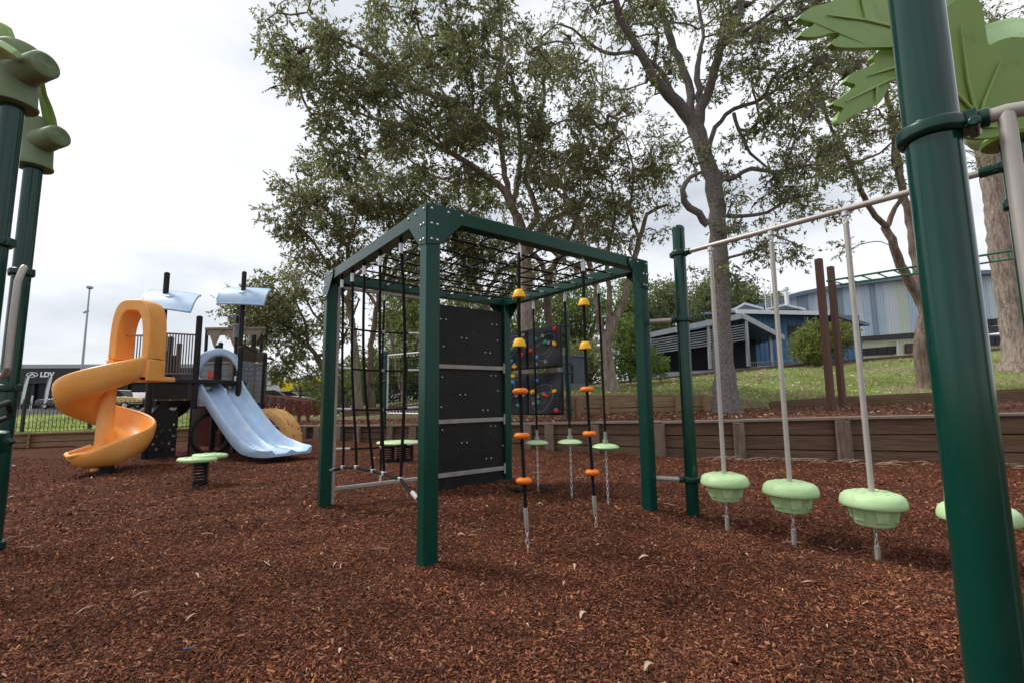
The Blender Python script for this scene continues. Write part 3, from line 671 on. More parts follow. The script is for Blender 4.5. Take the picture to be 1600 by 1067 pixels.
outline_leaf('leaf', [(1301, 163), (1318, 150), (1337, 134), (1322, 127), (1336, 113), (1366, 100), (1364, 88), (1378, 78), (1400, 70), (1480, 80), (1500, 130), (1440, 130), (1398, 122), (1388, 138), (1374, 162), (1350, 172), (1328, 184), (1312, 195), (1308, 184), (1318, 170)], dA2, lc,
             veins=[[(1450, 110), (1385, 128), (1350, 145), (1320, 160)], [(1400, 106), (1355, 120)], [(1367, 137), (1366, 160)]])
dB = lambda px, py: 2.62-(210-py)*.0007
outline_leaf('leaf', [(1470, 24), (1482, 8), (1505, -4), (1530, 2), (1537, 22), (1541, 50), (1546, 70), (1560, 64), (1590, 58), (1640, 70), (1680, 110), (1660, 170), (1600, 200), (1560, 214), (1525, 217), (1500, 210), (1470, 190), (1440, 150), (1440, 90)], dB, lc,
             veins=[[(1528, 190), (1535, 160), (1562, 95)], [(1524, 185), (1510, 130), (1498, 40)], [(1520, 176), (1495, 150), (1460, 125)], [(1518, 200), (1560, 200)]])
x = MB(); x.lathe([(.10, .80), (.175, .795), (.185, .77), (.185, .745), (.195, .735), (.20, .5), (.185, .16), (.15, .10), (.08, .08)], pE+UZ*2.6+V((.08, .12, -.02)), 36); x.build('trunk_cap', 'mint', lc, angle=50)
x = MB(); x.lathe([(.062, -.02), (.135, -.015), (.145, .005), (.13, .02), (.09, .08), (.062, .10)], pE+UZ*2.6, 30); x.build('collar', 'leafg', lc, angle=50)

# left near posts with olive trunk tops
def trunk_post(p, z, name, label, stub, leafcurve=None):
    t = thing(name, label, 'play post', p, 'tree topped posts at the left edge')
    rpost(p, z+.1, t); 
    x = MB(); x.lathe([(.075, -.015), (.118, -.012), (.122, .0), (.112, .02), (.105, .18), (.112, .32), (.12, .36), (.10, .39), (.02, .395)], p+UZ*z, 32)
    s = V(stub).normalized(); b = p+UZ*(z+.20)
    x.tube([b, b+s*.10, b+s*.18, b+s*.265, b+s*.28], [.10, .09, .084, .082, .068], 24); tc_ = x.build('trunk_cap', 'olive', t, angle=50)
    x = MB()
    for k in range(5): x.torus(b+s*.281, .012+.012*k, .0025, s, 24, 5)
    x.build('end_rings', 'olive', tc_)
    return t
pL1 = D(20, 165, 2.8); pL1.z = 0; pL2 = D(52, 265, 3.6); pL2.z = 0
tl1 = trunk_post(pL1, 2.95, 'tree_post', 'nearer green post with a broad olive plastic trunk top', (1, -.30, .05))
tl2 = trunk_post(pL2, 2.95, 'tree_post', 'farther green post with an olive trunk top and a curved green leaf stem', (1, -.3, .05))
def strap(px, n_, w, th, name, m, par):
    P = [D(*q) for q in px]; x = MB(); rows = []
    for i, p in enumerate(P):
        d = (P[min(i+1, len(P)-1)]-P[max(i-1, 0)]).normalized(); s = d.cross(V(n_)).normalized(); nn = s.cross(d)
        ww = w[i] if isinstance(w, (list, tuple)) else w
        rows.append([p+s*ww-nn*th, p+s*ww+nn*th, p-s*ww+nn*th, p-s*ww-nn*th])
    x.loft(rows); return x.build(name, m, par, True, .006, 2, angle=50)
strap([(62, 120, 3.3), (66, 145, 3.4), (72, 165, 3.5), (77, 185, 3.55), (83, 202, 3.6), (80, 212, 3.6)], (0, 1, .2), [.02, .03, .042, .045, .03, .015], .016, 'leaf_stem', 'leafg', tl2)
strap([(-30, 30, 2.9), (-5, 42, 2.85), (8, 50, 2.8), (14, 62, 2.8), (24, 84, 2.8)], (0, 1, .2), [.03, .04, .04, .03, .01], .02, 'leaf_stem', 'leafg', tl1)
strap([(-30, 80, 2.6), (0, 76, 2.6), (14, 80, 2.6), (27, 86, 2.6)], (0, .2, 1), [.05, .06, .05, .02], .02, 'leaf_stem', 'mint', tl1)
clamp(pL1, 2.05, tl1, (1, .1, 0)); clamp(pL2, 2.08, tl2, (1, -.15, 0)); clamp(pL2, 1.19, tl2, (1, -.15, 0)); clamp(pL1, 1.14, tl1, (1, .1, 0)); clamp(pL2, .05, tl2, (1, -.1, 0))
x = MB(); x.tube([D(38, 418, 3.42), D(36, 421, 3.40), D(28, 440, 3.37), D(20, 500, 3.37), D(12, 574, 3.37), D(8, 584, 3.40), D(2, 588, 3.46)], .0215, 14); x.build('handrail', 'steel', tl2)
x = MB(); x.tube([D(-20, 640, 2.9), D(12, 628, 3.1), D(16, 640, 3.2), D(12, 652, 3.2), D(-10, 660, 3.1)], .018, 10); x.build('bracket', 'black', tl1)
x = MB(); x.lathe([(.02, -.03), (.06, -.02), (.075, 0), (.06, .02), (.02, .03)], D(-3, 690, 3.0), 14, (.4, -1, 0), wob=lambda t_, i: 1+.18*math.cos(t_*6)); x.build('hand_grip', 'clamp', tl1)
# ------------------------------------------------------------ pirate ship play unit
SH = V((-6.4, 9.3, 0))
ship = thing('play_ship', 'dark ship shaped play unit with an orange spiral slide, blue double slide and blue sails', 'play unit', SH)
def P3(px, d, z): q = PZ(px, d, z); return q
DZ = 1.50
def spost(px, d, z, r=.055): return rpost(P3(px, d, 0), z, ship, 'post', 'black', r)
posts = {}
for k, (px, d, z) in dict(a=(234, 8.98, 1.55), b=(305, 9.4, 2.73), c=(337, 10.3, 2.25), d=(373, 10.2, 2.2), e=(262, 10.0, 2.4), f=(393, 11.4, 2.62), g=(412, 12.2, 2.25), h=(352, 9.9, 1.45), i=(341, 11.9, 2.5)).items():
    posts[k] = P3(px, d, 0); spost(px, d, z)
# masts and sails
def mast(px, d, z, r=.05):
    p = P3(px, d, 0); x = MB(); x.lathe([(r, DZ*.4), (r, z-.02), (r*1.08, z-.02), (r*.9, z+.01), (r*.05, z+.03)], p, 20); return x.build('mast', 'black', ship), p
m1, q1 = mast(248, 9.3, 3.62); m2, q2 = mast(372, 10.6, 3.98)
q3 = P3(366, 11.6, 0); x = MB(); x.lathe([(.05, 1), (.05, 3.2)], q3, 16); m3 = x.build('mast', 'black', ship)
def sail(c, uax, vax, w, h, par, cv=.10):
    rows = []
    u = V(uax).normalized(); v = V(vax).normalized(); n_ = u.cross(v)
    NU, NV = 14, 8
    def pt(i, j, o):
        a = i/NU*2-1; b = j/NV*2-1; rr = (1-.035*max(0, abs(a)-.8)*5*abs(b)**3)
        return c+u*(a*w*rr)+v*(b*h)+n_*(cv*(b*b)-cv*.4+o+ .02*a*a)
    x = MB(); x.grid([[pt(i, j, 0) for j in range(NV+1)] for i in range(NU+1)]); x.grid([[pt(i, j, -.035) for j in range(NV, -1, -1)] for i in range(NU+1)])
    ed = [(i, 0) for i in range(NU)]+[(NU, j) for j in range(NV)]+[(i, NV) for i in range(NU, 0, -1)]+[(0, j) for j in range(NV, 0, -1)]
    x.grid([[pt(i, j, 0), pt(i, j, -.035)] for i, j in ed+[ed[0]]])
    s_ = x.build('sail', 'blue', par, True, angle=50)
    x = MB(); ring = [pt(i, j, -.017) for i, j in ed]+[pt(0, 0, -.017)]; x.tube(ring, .026, 8); x.lathe([(.11, -.03), (.11, .03), (.09, .05)], c+V((0, 0, .0)), 20); x.build('rim', 'blue', s_)
sail(q1+V((.13, -.02, 3.10)), (.93, .12, -.10), (.25, -.75, -.62), .46, .36, m1, .09)
sail(q2+V((.03, -.02, 3.46)), (.99, .12, -.02), (.1, -.68, -.75), .50, .30, m2, .10)
# crow's nest rings behind
x = MB(); x.torus(q3+V((0, 0, 3.12)), .22, .016, n=20); x.torus(q3+V((0, 0, 2.88)), .20, .016, n=20); x.lathe([(.09, 2.6), (.09, 2.95)], q3, 14); x.build('ring', 'greyp', m3)
# decks
def slab(pts, z, th, nm, m):
    x = MB(); x.prism([V((p[0], p[1], z)) for p in pts], (0, 0, -th)); return x.build(nm, m, ship, False, .01)
dk = [P3(228, 8.9, 0), P3(303, 9.32, 0), P3(352, 9.8, 0), P3(385, 10.9, 0), P3(330, 12, 0), P3(240, 10.3, 0)]
slab(dk, DZ, .08, 'deck', 'black')
# barrier railing left to post b
def railing(p, q, z0, z1, n, m='greyp', r=.011, nm='barrier'):
    x = MB(); x.tube([p+UZ*z1, q+UZ*z1], .016, 8); x.tube([p+UZ*z0, q+UZ*z0], .016, 8)
    for i in range(n+1): s = lerp(p, q, i/n); x.tube([s+UZ*z0, s+UZ*z1], r, 6)
    return x.build(nm, m, ship)
MT['rail_dark'] = mat('dark_rail_metal', (.09, .085, .085), .5, (.13, .12, .12), 10)
ra, rb, rc = P3(232, 9.0, 0), P3(305, 9.42, 0), P3(205, 9.9, 0)
railing(ra, rb, 1.60, 2.38, 16, 'rail_dark'); railing(rc, P3(262, 10.3, 0), 1.62, 2.45, 13, 'rail_dark'); 
x = MB(); x.bar(P3(254, 10.2, 1.56), P3(254, 10.2, 2.15), .05, .05); x.bar(P3(276, 10.1, 1.56), P3(276, 10.1, 2.3), .07, .07)
for k in range(4): x.bar(P3(257+k*4.6, 10.1, 1.62), P3(257+k*4.6, 10.1, 2.05), .045, .03)
x.build('ladder_panel', 'brown', ship, False)
# front panel below the deck with a skirt
p0, p1 = P3(238, 9.0, 0), P3(296, 9.36, 0); d_ = (p1-p0).normalized(); n_ = V((d_.y, -d_.x, 0))
x = MB(); x.prism([p0+UZ*1.42, p1+UZ*1.42, p1+UZ*1.08, p0+UZ*1.08], n_*.03); pn = x.build('front_panel', 'brown', ship, False, .01)
x = MB(); x.prism([p0+d_*.02+n_*.032+UZ*1.40, p1-d_*.02+n_*.032+UZ*1.40, p1-d_*.02+n_*.032+UZ*1.13, p0+d_*.02+n_*.032+UZ*1.13], n_*.01); x.build('inset', MT['greyp'] if 0 else 'black', pn, False, .004)
x = MB()
for u in (.12, .5, .88): x.dome(lerp(p0, p1, u)+n_*.03+UZ*1.10, .012, .01, 8, n_)
x.build_each('bolt', 'bolt', pn)
# wavy black climber wall with holes under the deck
def holed_panel(p, q, z0, topf, holes, par, m, name, th=.05):
    d = (q-p); Lx = d.length; d.normalize(); n_ = V((d.y, -d.x, 0)); x = MB(); nx, nz = 26, 26
    def inside(u, z): return not any(((u-a)/ra_)**2+((z-b)/rb_)**2 < 1 for a, b, ra_, rb_ in holes)
    for i in range(nx):
        for j in range(nz):
            u0, u1 = i/nx*Lx, (i+1)/nx*Lx; t0, t1 = topf(u0/Lx), topf(u1/Lx)
            za, zb, zc_, zd = z0+(t0-z0)*j/nz, z0+(t1-z0)*j/nz, z0+(t1-z0)*(j+1)/nz, z0+(t0-z0)*(j+1)/nz
            if inside((u0+u1)/2, (za+zc_)/2): x.prism([p+d*u0+UZ*za, p+d*u1+UZ*zb, p+d*u1+UZ*zc_, p+d*u0+UZ*zd], n_*th)
    return x.build(name, m, par, False)
p0, p1 = P3(232, 9.1, 0), P3(281, 9.45, 0)
hl = [(.06+.13*i+(.065 if j % 2 else 0), .16+.12*j, .028, .020) for i in range(6) for j in range(5)]
holed_panel(p0, p1, -.05, lambda t: .80+.22*math.sin(min(1, t*1.5)*PI*.75)**2*(1 if t < .8 else .9), hl, ship, 'black', 'climber_wall')
x = MB(); x.prism([P3(281, 9.5, .98), P3(300, 9.6, 1.1), P3(300, 9.6, 1.02), P3(290, 9.6, .85), P3(262, 9.5, .62)], (0, .08, 0)); x.prism([P3(240, 9.5, 1.08), P3(300, 9.7, 1.08), P3(300, 9.7, .95), P3(240, 9.5, .95)], (0, .05, 0)); x.build('brace_panel', 'black', ship, False)
# arched stair handrails behind the wall
x = MB()
for o in (0, .5):
    a, b = P3(200, 10.6+o, .55), P3(262, 10.2+o, 1.35); x.tube([a, b], .018, 8); x.tube([a-UZ*.35, b-UZ*.5], .018, 8)
    for k in range(9): s = lerp(a, b, k/8); x.tube([s, lerp(a-UZ*.35, b-UZ*.5, k/8)], .009, 6)
x.build('stair_handrail', 'rail', ship)
# ring panel
p0, p1 = P3(303, 9.3, 0), P3(364, 9.95, 0); Lp = (p1-p0).length
holed_panel(p0, p1, -.05, lambda t: .92, [(Lp*.5, .42, Lp*.40, .38)], ship, 'brown', 'crawl_panel')
x = MB(); dd = (p1-p0).normalized(); x.torus(lerp(p0, p1, .5)+UZ*.42+V((dd.y, -dd.x, 0))*.05, .40, .028, (dd.y, -dd.x, 0), 32, 8); x.build('ring', 'black', ship)
p0, p1 = P3(310, 11.6, 0), P3(372, 11.9, 0); Lp = (p1-p0).length
holed_panel(p0, p1, -.05, lambda t: .95, [(Lp*.62, .50, .20, .20)], ship, 'darkred', 'back_panel')
# blue arch hood over the double slide
cs_top = lerp(P3(306, 9.6, 0), P3(379, 10.35, 0), .5); 
ul, ur = P3(312, 9.62, 0), P3(372, 10.3, 0)
x = MB(); rows = []
for k in range(21):
    t = k/20; c = lerp(ul, ur, t)+V((.03, -.06, 0)); zt = 2.02+.14*math.sin(PI*t)-(.10 if t > .9 else 0)*0
    zb = zt-.14-.22*(abs(2*t-1)**4)-.02; n1 = V((.35, -.9, 0)).normalized()
    rows.append([c+n1*.05+UZ*zb, c+n1*.09+UZ*(zb+.03), c+n1*.09+UZ*(zt-.04), c+n1*.05+UZ*zt, c-n1*.05+UZ*zt, c-n1*.05+UZ*zb])
x.loft(rows); x.build('slide_hood', 'blue', ship, True, .012, 2, angle=50)
# double slide
tl, tr = P3(306, 9.62, 0), P3(374, 10.32, 0); tc_ = lerp(tl, tr, .5)
trv = V((.875, -.484, 0)); per = V((.484, .875, 0)); hw = .46
def sec(s, z, tilt=0, fl=1.0):
    c = tc_+trv*s; pr = [(-1.0, .20), (-.97, .235), (-.92, .24), (-.87, .20), (-.80, .06), (-.70, .0), (-.28, .0), (-.17, .06), (-.06, .15), (0, .17), (.06, .15), (.17, .06), (.28, 0), (.70, 0), (.80, .06), (.87, .20), (.92, .24), (.97, .235), (1.0, .20), (.985, .04), (.93, -.045), (-.93, -.045), (-.985, .04)]
    return [c+per*(u*hw*fl)+UZ*(z+h) for u, h in pr]
prof = [(-.12, 1.30, 1, 1), (.0, 1.28, 1, 1), (.12, 1.22, 1, 1), (.26, 1.10, 1, 1), (.6, .82, 1, 1), (1.0, .51, 1, 1), (1.3, .30, 1, 1), (1.5, .20, 1.02, .95), (1.68, .15, 1.06, .8), (1.9, .13, 1.1, .65), (2.1, .12, 1.12, .5), (2.30, .12, 1.10, .42), (2.40, .125, 1.03, .36), (2.45, .13, .94, .3)]
def sec2(s, z, fl, hs): return [q-UZ*((q.z-z)*(1-hs) if q.z > z else 0) for q in sec(s, z, fl=fl)]
x = MB(); x.loft([sec2(*q) for q in prof]); dsl = x.build('double_slide', 'blue', ship, True, angle=45)
x = MB()
for s_ in (-.45, .45): x.tube([tc_+per*s_*hw*1.5+trv*1.7+UZ*.1, tc_+per*s_*hw*1.5+trv*1.7-UZ*.1], .02, 8)
x.build('support', 'black', dsl)
# top side wings of the double slide
x = MB()
for s_ in (-.93, 0, .93):
    c = tc_+per*hw*s_; x.prism([c+trv*-.13+UZ*1.28-per*.03, c+trv*-.13+UZ*(1.60 if s_ else 1.5)-per*.03, c+trv*.02+UZ*(1.60 if s_ else 1.5)-per*.03, c+trv*.16+UZ*1.44-per*.03, c+trv*.3+UZ*1.27-per*.03, c+trv*.3+UZ*1.05-per*.03], per*.06)
x.build('side_wing', 'blue', dsl, True, .015, 3)
# stone look panel, brown plank, back cabin
p0, p1 = P3(371, 10.9, 0), P3(394, 11.4, 0); d_ = (p1-p0).normalized(); n_ = V((d_.y, -d_.x, 0))
x = MB(); x.prism([p0+UZ*1.1, p1+UZ*1.1, p1+UZ*1.98, p0+UZ*1.98], n_*.04)
rr = random.Random(4)
for j in range(8):
    u = 0
    while u < .95:
        w = rr.uniform(.18, .32); w = min(w, .97-u); z = 1.13+j*.105
        x.prism([lerp(p0, p1, u+.015)+n_*.04+UZ*z, lerp(p0, p1, u+w-.015)+n_*.04+UZ*z, lerp(p0, p1, u+w-.015)+n_*.04+UZ*(z+.085), lerp(p0, p1, u+.015)+n_*.04+UZ*(z+.085)], n_*.018); u += w
x.build('stone_panel', 'greyp', ship, False, .006)
x = MB(); x.prism([P3(371, 10.8, 2.35), P3(397, 11.4, 2.22), P3(396, 11.4, 2.0), P3(372, 10.8, 2.0)], (0, .05, 0)); x.bar(P3(370, 10.8, 2.38), P3(399, 11.45, 2.24), .05, .05); x.build('plank_panel', 'brown', ship, False, .006)
def cabin(pa, pb, za, zb, zr, nm):
    x = MB(); x.prism([pa+UZ*za, pb+UZ*za, pb+UZ*zb, pa+UZ*zb], (0, .05, 0)); c = x.build(nm, 'greyp', ship, False, .005)
    x = MB(); n = 7
    for k in range(n): z = za+(zb-za)*k/n; x.prism([pa+UZ*(z+.01)+V((0, -.012, 0)), pb+UZ*(z+.01)+V((0, -.012, 0)), pb+UZ*(z+(zb-za)/n-.01)+V((0, -.012, 0)), pa+UZ*(z+(zb-za)/n-.01)+V((0, -.012, 0))], (0, .011, 0))
    x.build('boards', 'greyp', c, False, .003)
    x = MB(); x.bar(pa+UZ*(zb+.03), pb+UZ*(zb+.03), .09, .06); x.bar(pa+UZ*za, pa+UZ*zb, .06, .07); x.bar(pb+UZ*za, pb+UZ*zb, .06, .07); x.build('trim', 'tan', c, False)
    return c
cabin(P3(311, 12.4, 0), P3(360, 12.2, 0), .9, 2.02, 2.3, 'cabin_panel'); cb2 = cabin(P3(397, 12.3, 0), P3(413, 12.2, 0), 1.0, 1.98, 2.3, 'cabin_panel')
x = MB(); 
x.prism([P3(323, 12.3, 1.85), P3(342, 12.2, 1.85), P3(342, 12.2, 1.66), P3(323, 12.3, 1.66)], (0, .04, 0)); x.build('red_window_frame', 'darkred' if 0 else mat('red_plastic', (.45, .03, .02), .5), ship, False, .01)
x = MB(); x.prism([P3(308, 12.5, 2.32), P3(412, 12.3, 2.32), P3(412, 12.3, 2.06), P3(308, 12.5, 2.06)], (0, .08, 0)); x.build('brown_roof_band', 'brown', ship, False, .008)
# bunting like shade with triangles
x = MB(); z_ = 2.95
for a, b, c in ((316, 345, 331), (345, 376, 362), (376, 410, 393)):
    x.prism([P3(a, 12.4, z_), P3(b, 12.4, z_), P3(b-8 if b < 400 else b-13, 12.4, z_-.32) if 0 else P3(b-5, 12.4, z_-.1), P3(c, 12.4, z_-.5), P3(a+5, 12.4, z_-.1)], (0, .02, 0))
x.prism([P3(315, 12.42, z_), P3(411, 12.42, z_), P3(409, 12.42, z_-.17), P3(317, 12.42, z_-.17)], (0, .02, 0)); x.bar(P3(315, 12.38, z_+.01), P3(411, 12.38, z_+.01), .03, .05, (0, 0, 1)); x.build('triangle_canopy', 'tan', ship, False)
x = MB(); x.tube([P3(318, 12.45, 0), P3(318, 12.45, 2.95)], .04, 10); x.tube([P3(405, 12.45, 0), P3(405, 12.45, 2.95)], .04, 10); x.build('canopy_post', 'black', ship)
# orange rock arch climber
rows = []; oa, ob = P3(412, 11.1, 0), P3(463, 11.0, 0)
for k in range(19):
    t = k/18; a = PI*.62*(1-t)**1.0; p = oa.lerp(ob, 1-(1-math.cos(a*.9))/1.6) if 0 else lerp(oa, ob, math.sin(t*PI/2)**.9); z = .86*math.cos(t*PI/2)**.85-.03
    w = .34; rows.append([p+V((-.03, -w, z)), p+V((.0, -w, z+.0)), p+V((.05, -w*.95, z+.05)), p+V((.05, w*.95, z+.05)), p+V((0, w, z)), p+V((-.05, w, z-.07)), p+V((-.05, -w, z-.07))])
x = MB(); x.loft(rows); ac = x.build('arch_climber', 'climb', ship, True, angle=60)
x = MB(); rr = random.Random(2)
for k in range(14):
    i = rr.randint(2, 16); s = rr.uniform(-.30, .32); r_ = rows[i]; c = lerp(r_[2], r_[3], (s+.32)/.64); x.lathe([(.045, -.01), (.04, .012), (.02, .022)], c, 8, V((.5, 0, .8)))
x.build_each('foot_knob', mat('dark_orange_rock', (.66, .27, .07), .7), ac)

# spiral slide
C0 = V((-6.80, 8.0, 0)); TH0 = rad(0); TH1 = rad(-392)
prof = [(.10, .30), (.13, .12), (.20, .03), (.34, .0), (.47, .03), (.56, .13), (.61, .28), (.625, .325), (.65, .34), (.685, .325), (.69, .27), (.665, .12), (.60, -.03), (.47, -.075), (.25, -.06), (.10, -.02)]
rows = []; ns = 96
def zfl(t): return 1.50-1.37*t
for k in range(ns+1):
    t = k/ns; th = TH0+(TH1-TH0)*t; z = zfl(t)
    rows.append([C0+V((math.cos(th)*r, math.sin(th)*r, z+h)) for r, h in prof])
thf = TH1; rd = V((math.cos(thf), math.sin(thf), 0)); tg = V((rd.y, -rd.x, 0))
if tg.x > 0: tg = -tg
for s_, wf, fl_ in ((.08, 1.04, 0), (.18, 1.10, 0), (.28, 1.15, 0), (.36, 1.14, .05), (.43, 1.04, .22), (.48, .90, .45), (.51, .72, .7), (.525, .52, .88)):
    rows.append([C0+rd*(.39+(r-.39)*wf)+tg*s_+UZ*(zfl(1)+.14*fl_+(1-fl_)*(h*(1-.45*min(1, s_/.4)) if h > .05 else h)) for r, h in prof])
x = MB(); x.loft(rows); ss = x.build('spiral_slide', 'slide', ship, True, angle=50)
x = MB(); x.tube([r[8]-UZ*.012 for r in rows[:-3]]+[lerp(r[0], r[8], 1) for r in rows[-3:]]+[rows[-1][j] for j in (6, 3)]+[r[0] for r in rows[:-8:-1]], .030, 8); x.build('rim', 'slide', ss)
x = MB(); x.lathe([(.135, -.05), (.125, .2), (.115, 1.0), (.11, 1.45), (.06, 1.5)], C0, 28); x.build('centre_pole', 'slide', ss)
x = MB(); x.lathe([(.10, -.1), (.10, .05), (.10, .08)], C0+rd*.36+tg*.05, 16); x.build('foot', 'black', ss)
# hood portal
rdir = V((math.cos(TH0), math.sin(TH0), 0)); bk = V((-rdir.y, rdir.x, 0))      # bk points to the deck
def hood_row(t):      # arch from inner foot over the top to the outer foot
    w0_, w1_ = .02, .70; cx_ = (w0_+w1_)/2; hwid = (w1_-w0_)/2; top = 1.02
    a = PI*(1-t); u = cx_+hwid*math.copysign(abs(math.cos(a))**.55, math.cos(a)); z = top*abs(math.sin(a))**.55
    ui = cx_+(hwid-.12)*math.copysign(abs(math.cos(a))**.6, math.cos(a)); zi = (top-.20)*abs(math.sin(a))**.6
    o = C0+UZ*1.78; f = -bk*.10; b = bk*.31
    return [o+rdir*u+UZ*z+f*.3, o+rdir*(u*.985+.007)+UZ*(z+.015)+b*.5, o+rdir*u+UZ*z+b, o+rdir*ui+UZ*zi+b, o+rdir*ui+UZ*zi+f, o+rdir*(u*.96+ui*.04)+UZ*(z*.96+zi*.04)+f]
x = MB(); x.loft([hood_row(k/36) for k in range(37)]); hd = x.build('slide_hood', 'slide', ss, True, .02, 3, angle=50)
o = C0+UZ*1.78
x = MB(); x.tube([o+rdir*.05+UZ*.42+bk*.1, o+rdir*.66+UZ*.42+bk*.1], .016, 8); x.build('grab_bar', 'rail', hd)
x = MB()
for u0, u1 in ((.0, .12), (.58, .72)): x.prism([o+rdir*u0-bk*.10, o+rdir*u1-bk*.10, o+rdir*u1-bk*.10-UZ*.36, o+rdir*u0-bk*.10-UZ*.36], bk*.40)
x.prism([o+rdir*.1-bk*.1-UZ*.28, o+rdir*.70-bk*.1-UZ*.28, o+rdir*.70-bk*.1-UZ*.36, o+rdir*.1-bk*.1-UZ*.36], bk*.7); x.build('entry_box', 'slide', ss, True, .02, 3)

# ------------------------------------------------------------ spring platforms
def spring_platform(loc, label, sp, pads, h, sc=1.0, yaw=0):
    t = thing('spring_platform', label, 'spring platform', loc, 'green pads on black springs')
    c0 = V(loc)
    for dx, dy in sp:
        c = c0+V((dx, dy, 0)); x = MB(); turns = 6; pts = [c+V((.082*math.cos(a), .082*math.sin(a), .03+(h-.07)*a/(2*PI*turns))) for a in [k*2*PI/14 for k in range(14*turns+1)]]
        x.tube(pts, .0125, 8); x.build('spring', 'black', t)
        x = MB(); x.lathe([(.10, -.05), (.10, .03), (.06, .04)], c, 18); x.lathe([(.09, h-.05), (.09, h-.02)], c, 18); x.build_each('spring_mount', 'black', t)
    for (dx, dy, dz, rx, ry) in pads:
        x = MB(); x.lathe([(.02, 0), (.9, .0), (1.0, .018), (1.0, .035), (.93, .052), (.02, .056)], c0+V((dx, dy, h+dz)), 40, xs=rx, ys=ry, wob=lambda t_, i: 1+.05*math.cos(4*t_)); p = x.build('pad', 'mint', t, angle=60)
        x = MB()
        for k in range(8): a = k*PI/4; x.lathe([(.02, 0), (.015, .006)], c0+V((dx+.6*rx*math.cos(a), dy+.6*ry*math.sin(a), h+dz+.055)), 8)
        x.build_each('grip_stud', 'mint', p)
spring_platform(G(312, 757), 'double layered green pad on one tall black spring in front of the slides', [(0, 0)], [(-.02, -.05, 0, .24, .17), (.06, .08, .03, .22, .15)], .30)
pq = G(622, 722); spring_platform((pq.x, pq.y, 0), 'wide green pad on three black springs behind the cargo ropes', [(-.15, 0), (.16, .05), (0, .2)], [(0, .05, 0, .37, .30)], .30)

